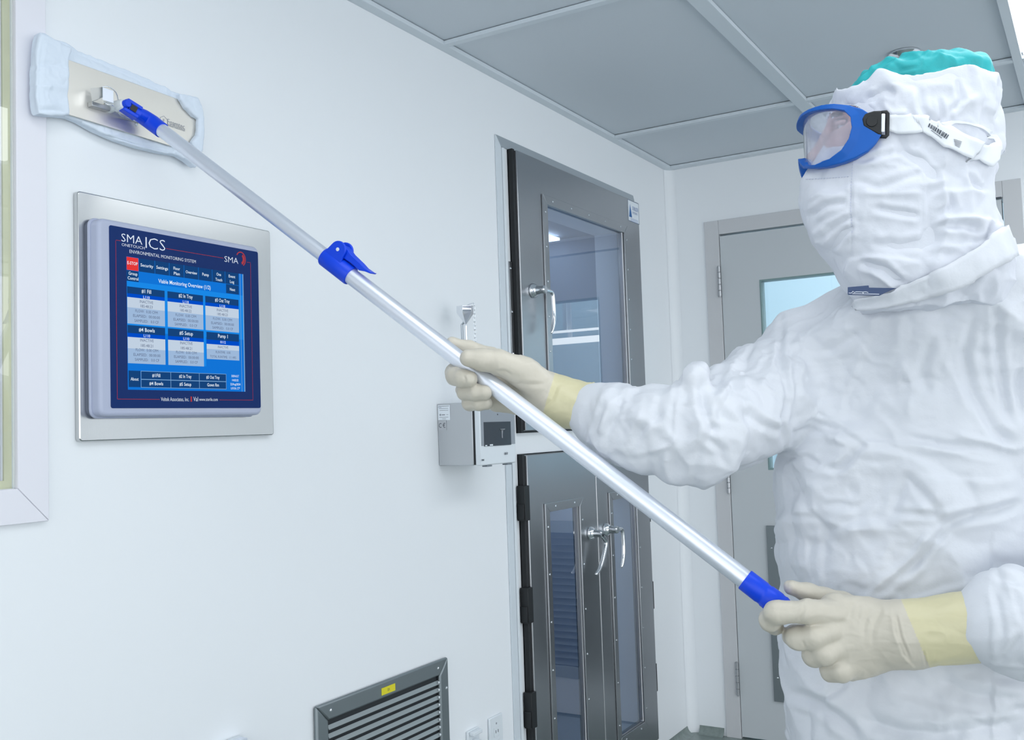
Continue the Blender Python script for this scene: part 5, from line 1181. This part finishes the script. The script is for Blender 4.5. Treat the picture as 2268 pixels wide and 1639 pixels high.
for w_ in rw:
    f0, f1 = f/tot, (f+w_)/tot; L_ = lambda a, b, f: (a[0]+(b[0]-a[0])*f, a[1]+(b[1]-a[1])*f)
    bar.add([onstrap(*L_(A0, A1, f0)), onstrap(*L_(A0, A1, f1)), onstrap(*L_(B0, B1, f1)), onstrap(*L_(B0, B1, f0))], [(0, 1, 2, 3)]); f += w_*1.75
for k in range(6):
    a, b = (2112+k*.4, 308+k*2.6), (2130-k*1.0, 314+k*2.5); bar.add([onstrap(*a), onstrap(*b), onstrap(b[0], b[1]+1.0), onstrap(a[0], a[1]+1.0)], [(0, 1, 2, 3)])
bar.add([onstrap(2062, 288), onstrap(2086, 305), onstrap(2086, 306.5), onstrap(2062, 289.5)], [(0, 1, 2, 3)])
bar.build('strap_print', 'kprint', st)
sC = [(2085, 274), (2105, 268), (2140, 271), (2175, 282), (2200, 297), (2214, 315), (2216, 330)]
sD = [(2100, 284), (2118, 275), (2142, 276), (2172, 287), (2192, 303), (2203, 322), (2206, 340)]
ribbon(sC, sD, 6, 'strap_tail', 'strap', gog, None, .004, .0012)
ribbon([(2170, 318), (2185, 322), (2200, 318), (2212, 322)], [(2160, 350), (2175, 362), (2192, 368), (2206, 352)], 6, 'strap_tail', 'strap', gog, None, .006, .0012)
bk_ = MB(); rows = []
for k in range(17):
    a = radians(-100+200*k/16); zz_ = HP(2150, 325).z; i0 = hring(325, 1800, 2217, .103); c0 = V((i0[1], i0[2], zz_)); e = c0-FH*((i0[3]+.004)*cos(a))-LH*((.107)*sin(a)); rows.append([(e.x, e.y, zz_-.012), (e.x, e.y, zz_+.012)])
bk_.grid([r for r in rows if (V(r[0])-c0).dot(LH) < .02]).build('strap_back', 'strap', gog, smooth=True, solid=.0014)

# ---------------- gloves
def hand(name, lo, hi, builder, par, m='glove', h=.00145):
    v = Vol(lo, hi, h); builder(v); p, q = v.mesh(); q = outward(p, q); p = smooth(p, q, 2); return v, p, q
# near (left) hand: back towards the viewer, fingers closed round the grip
def near(v):
    k = .009
    w0, w1 = P(2240, 1376, 1.290), P(2010, 1406, 1.325)
    v.cap(w0, w1, .0500, .0420, 0, sq=(SN, 1.15)); v.cap(w1, P(1905, 1410, 1.345), .0420, .0510, .02, sq=(fw, 1.75))
    v.cap(P(1905, 1372, 1.350), P(1850, 1352, 1.352), .030, .0235, .016, sq=(fw, 1.35)); v.cap(P(1905, 1440, 1.350), P(1872, 1458, 1.352), .034, .030, .016, sq=(fw, 1.3))
    v.cap(P(1880, 1400, 1.350), P(1838, 1398, 1.350), .033, .026, .014, sq=(fw, 1.4))
    # index, middle, ring, little: knuckle, middle joint, tip curling behind the grip
    v.chain([P(1850, 1358, 1.342), P(1785, 1355, 1.328), P(1718, 1357, 1.333), P(1706, 1373, 1.350), P(1716, 1386, 1.372)], [.0185, .0158, .0152, .0146, .0125], .004)
    v.chain([P(1842, 1392, 1.340), P(1800, 1410, 1.332), P(1768, 1413, 1.340), P(1760, 1408, 1.366), P(1780, 1398, 1.388)], [.0200, .0175, .0165, .0150, .0125], .004)
    v.chain([P(1855, 1428, 1.340), P(1825, 1445, 1.334), P(1803, 1450, 1.346), P(1800, 1440, 1.372), P(1820, 1428, 1.390)], [.0200, .0170, .0155, .0145, .0120], .004)
    v.chain([P(1885, 1462, 1.342), P(1862, 1483, 1.338), P(1842, 1485, 1.350), P(1840, 1472, 1.374), P(1860, 1458, 1.388)], [.0200, .0165, .0150, .0135, .0115], .004)
    # thumb lying along the far side on top of the grip
    v.chain([P(1930, 1370, 1.375), P(1868, 1338, 1.385), P(1825, 1324, 1.386), P(1786, 1312, 1.384), P(1752, 1301, 1.380)], [.024, .0165, .0132, .0124, .0108], .006)
lo = np.min([P(1680, 1500, 1.30), P(2230, 1540, 1.30), P(1680, 1250, 1.42)], 0)-.07; hi = np.max([P(2230, 1260, 1.42), P(1680, 1250, 1.42), P(2230, 1260, 1.3)], 0)+.07
CE1 = P(2197, 1380, 1.297); CA1 = (P(2240, 1376, 1.29)-P(2010, 1406, 1.325)).normalized()
near_ = lambda v: (near(v), v.plane(CE1, CA1))
v_, p, q = hand('glove', lo, hi, near_, pc)
Nn = vnormals(p, q); u1, v1, t1 = projn(p)
D = crumple(p, 30, .0011)+crumple(p, 70, .0004)
FN = [([(1975, 1345), (1982, 1400), (2000, 1450), (2028, 1480)], 5, 3.0, 's'), ([(1985, 1360), (1995, 1410), (2015, 1460)], 3.5, 1.8, 'v'), ([(2045, 1440), (2052, 1475)], 3, 1.2, 'v'), ([(1783, 1342), (1776, 1360), (1770, 1376)], 4, 1.0, 'v'), ([(1890, 1335), (1880, 1370)], 6, .8, 'v'), ([(1930, 1345), (1915, 1380), (1912, 1410)], 7, 1.1, 'v'), ([(1955, 1345), (1935, 1385), (1930, 1430)], 7, 1.0, 'v'), ([(1778, 1420), (1782, 1434)], 3.5, 1.0, 'v'), ([(1905, 1340), (1898, 1372)], 5, .8, 'v')]
p = p+Nn*(D+folds(p, Nn, FN))[:, None]
pn, qn = p, q
def split_cuff(p, q, side_mask):
    fm = side_mask[q].all(axis=1); return fm
# hand and cuff are one continuous surface; the yellower double cuff is a second material on it
mk(p, q, 'glove', 'glove', pc, flip=False)
go = bpy.context.scene.collection.objects[-1]
def paint_cuff(o, p, q, f):
    o.data.materials.append(M['cuff']); fc = p[q].mean(1); mi = f(fc).astype(np.int32); o.data.polygons.foreach_set('material_index', mi)
def f1(c):
    u, v, t = projn(c); return u > (2003+ (v-1345)*.42)
paint_cuff(go, p, q, f1); go['label'] = 'near cream latex glove closed round the blue grip'
# rolled rim at the end of the cuff
def rimring(c, axn, r, rad, sq=1.0, name='cuff_rim', flat=None):
    axn = axn.normalized(); a = (up-axn*up.dot(axn)).normalized(); b = axn.cross(a); pts = [c+a*(cos(2*pi*k/40)*r*sq)+b*(sin(2*pi*k/40)*r) for k in range(41)]
    return MB().tube(pts, rad, 8, cap=False).build(name, 'cuff', pc, smooth=True)
# far (right) hand: palm towards the viewer, pole between palm and fingers
def farh(v):
    w0, w1 = P(1308, 905, 1.540), P(1205, 876, 1.560)
    v.cap(P(1350, 918, 1.530), P(1240, 888, 1.552), .0435, .0355, 0); v.cap(P(1240, 888, 1.552), w1, .0345, .0310, .02, sq=(fw, 1.15)); v.cap(w1, P(1135, 858, 1.585), .032, .0330, .02, sq=(fw, 1.6)); v.cap(P(1160, 880, 1.582), P(1100, 888, 1.582), .028, .018, .015, sq=(fw, 1.4))
    # thumb
    v.chain([P(1205, 862, 1.548), P(1160, 825, 1.535), P(1105, 802, 1.520), P(1068, 797, 1.513), P(1036, 793, 1.510)], [.026, .0235, .0185, .0162, .0135], .008)
    # index, lying behind the pole and showing above it
    v.chain([P(1140, 835, 1.590), P(1085, 792, 1.592), P(1035, 772, 1.585), P(1002, 760, 1.575)], [.022, .0160, .0135, .0100], .006)
    # middle, ring, little: from behind, under the pole, tips back towards the viewer
    v.chain([P(1115, 848, 1.596), P(1050, 822, 1.592), P(1006, 826, 1.566), P(1008, 834, 1.540), P(1026, 838, 1.522), P(1040, 840, 1.516)], [.018, .0150, .0142, .0140, .0138, .0125], .003)
    v.chain([P(1118, 868, 1.596), P(1060, 860, 1.590), P(1028, 864, 1.566), P(1030, 868, 1.540), P(1055, 869, 1.524), P(1072, 870, 1.518)], [.018, .0138, .0128, .0128, .0128, .0118], .003)
    v.chain([P(1125, 888, 1.594), P(1075, 890, 1.590), P(1040, 888, 1.570), P(1040, 893, 1.548), P(1062, 893, 1.534), P(1077, 892, 1.530)], [.016, .0125, .0115, .0112, .0112, .0105], .003)
lo = np.min([P(960, 960, 1.48), P(1340, 980, 1.48), P(960, 960, 1.64)], 0)-.03; hi = np.max([P(1350, 740, 1.64), P(960, 740, 1.64), P(1350, 740, 1.48)], 0)+.03
CE2 = P(1303, 904, 1.541); CA2 = (P(1318, 908, 1.535)-P(1240, 888, 1.552)).normalized()
farh_ = lambda v: (farh(v), v.plane(CE2, CA2))
v_, p, q = hand('glove', lo, hi, farh_, pc)
Nn = vnormals(p, q); D = crumple(p, 30, .0010)+crumple(p, 70, .0004)
FF = [([(1225, 840), (1215, 870), (1200, 900)], 5, 2.2, 's'), ([(1095, 822), (1120, 822), (1135, 832)], 3.5, .9, 'v'), ([(1235, 850), (1222, 885), (1195, 910)], 6, 1.6, 'v'), ([(1130, 850), (1180, 852), (1210, 850)], 6, 1.2, 'v'), ([(1027, 832), (1031, 840), (1029, 848)], 3, 1.0, 'v')]
p = p+Nn*(D+folds(p, Nn, FF))[:, None]
mk(p, q, 'glove', 'glove', pc, flip=False); go = bpy.context.scene.collection.objects[-1]
def f2(c):
    u, v, t = projn(c); return u > (1225-(v-840)*.30)
paint_cuff(go, p, q, f2); go['label'] = 'far cream latex glove wrapped round the pole'

def ring_at(p, c, axn, nm):
    # bead along the open end of the cuff, following the glove surface
    axn = np.array(axn); dd = (p-np.array(c))@axn; m = np.abs(dd+.002) < .0016; pts = p[m]; a = np.array(V(axn).orthogonal().normalized()); b = np.cross(axn, a); cc = pts.mean(0)
    an = np.arctan2((pts-cc)@b, (pts-cc)@a); rr_ = np.hypot((pts-cc)@b, (pts-cc)@a); out = []
    for k in range(48):
        t_ = -pi+2*pi*k/48; w_ = np.abs((an-t_+pi) % (2*pi)-pi) < .12; r_ = rr_[w_].max() if w_.any() else rr_.mean(); out.append(cc+a*cos(t_)*r_+b*sin(t_)*r_+axn*.001)
    out.append(out[0]); MB().tube([V(x) for x in out], .0012, 8, cap=False).build(nm, 'cuff', pc, smooth=True)
ring_at(pn, CE1, CA1, 'cuff_rim'); ring_at(p, CE2, CA2, 'cuff_rim')
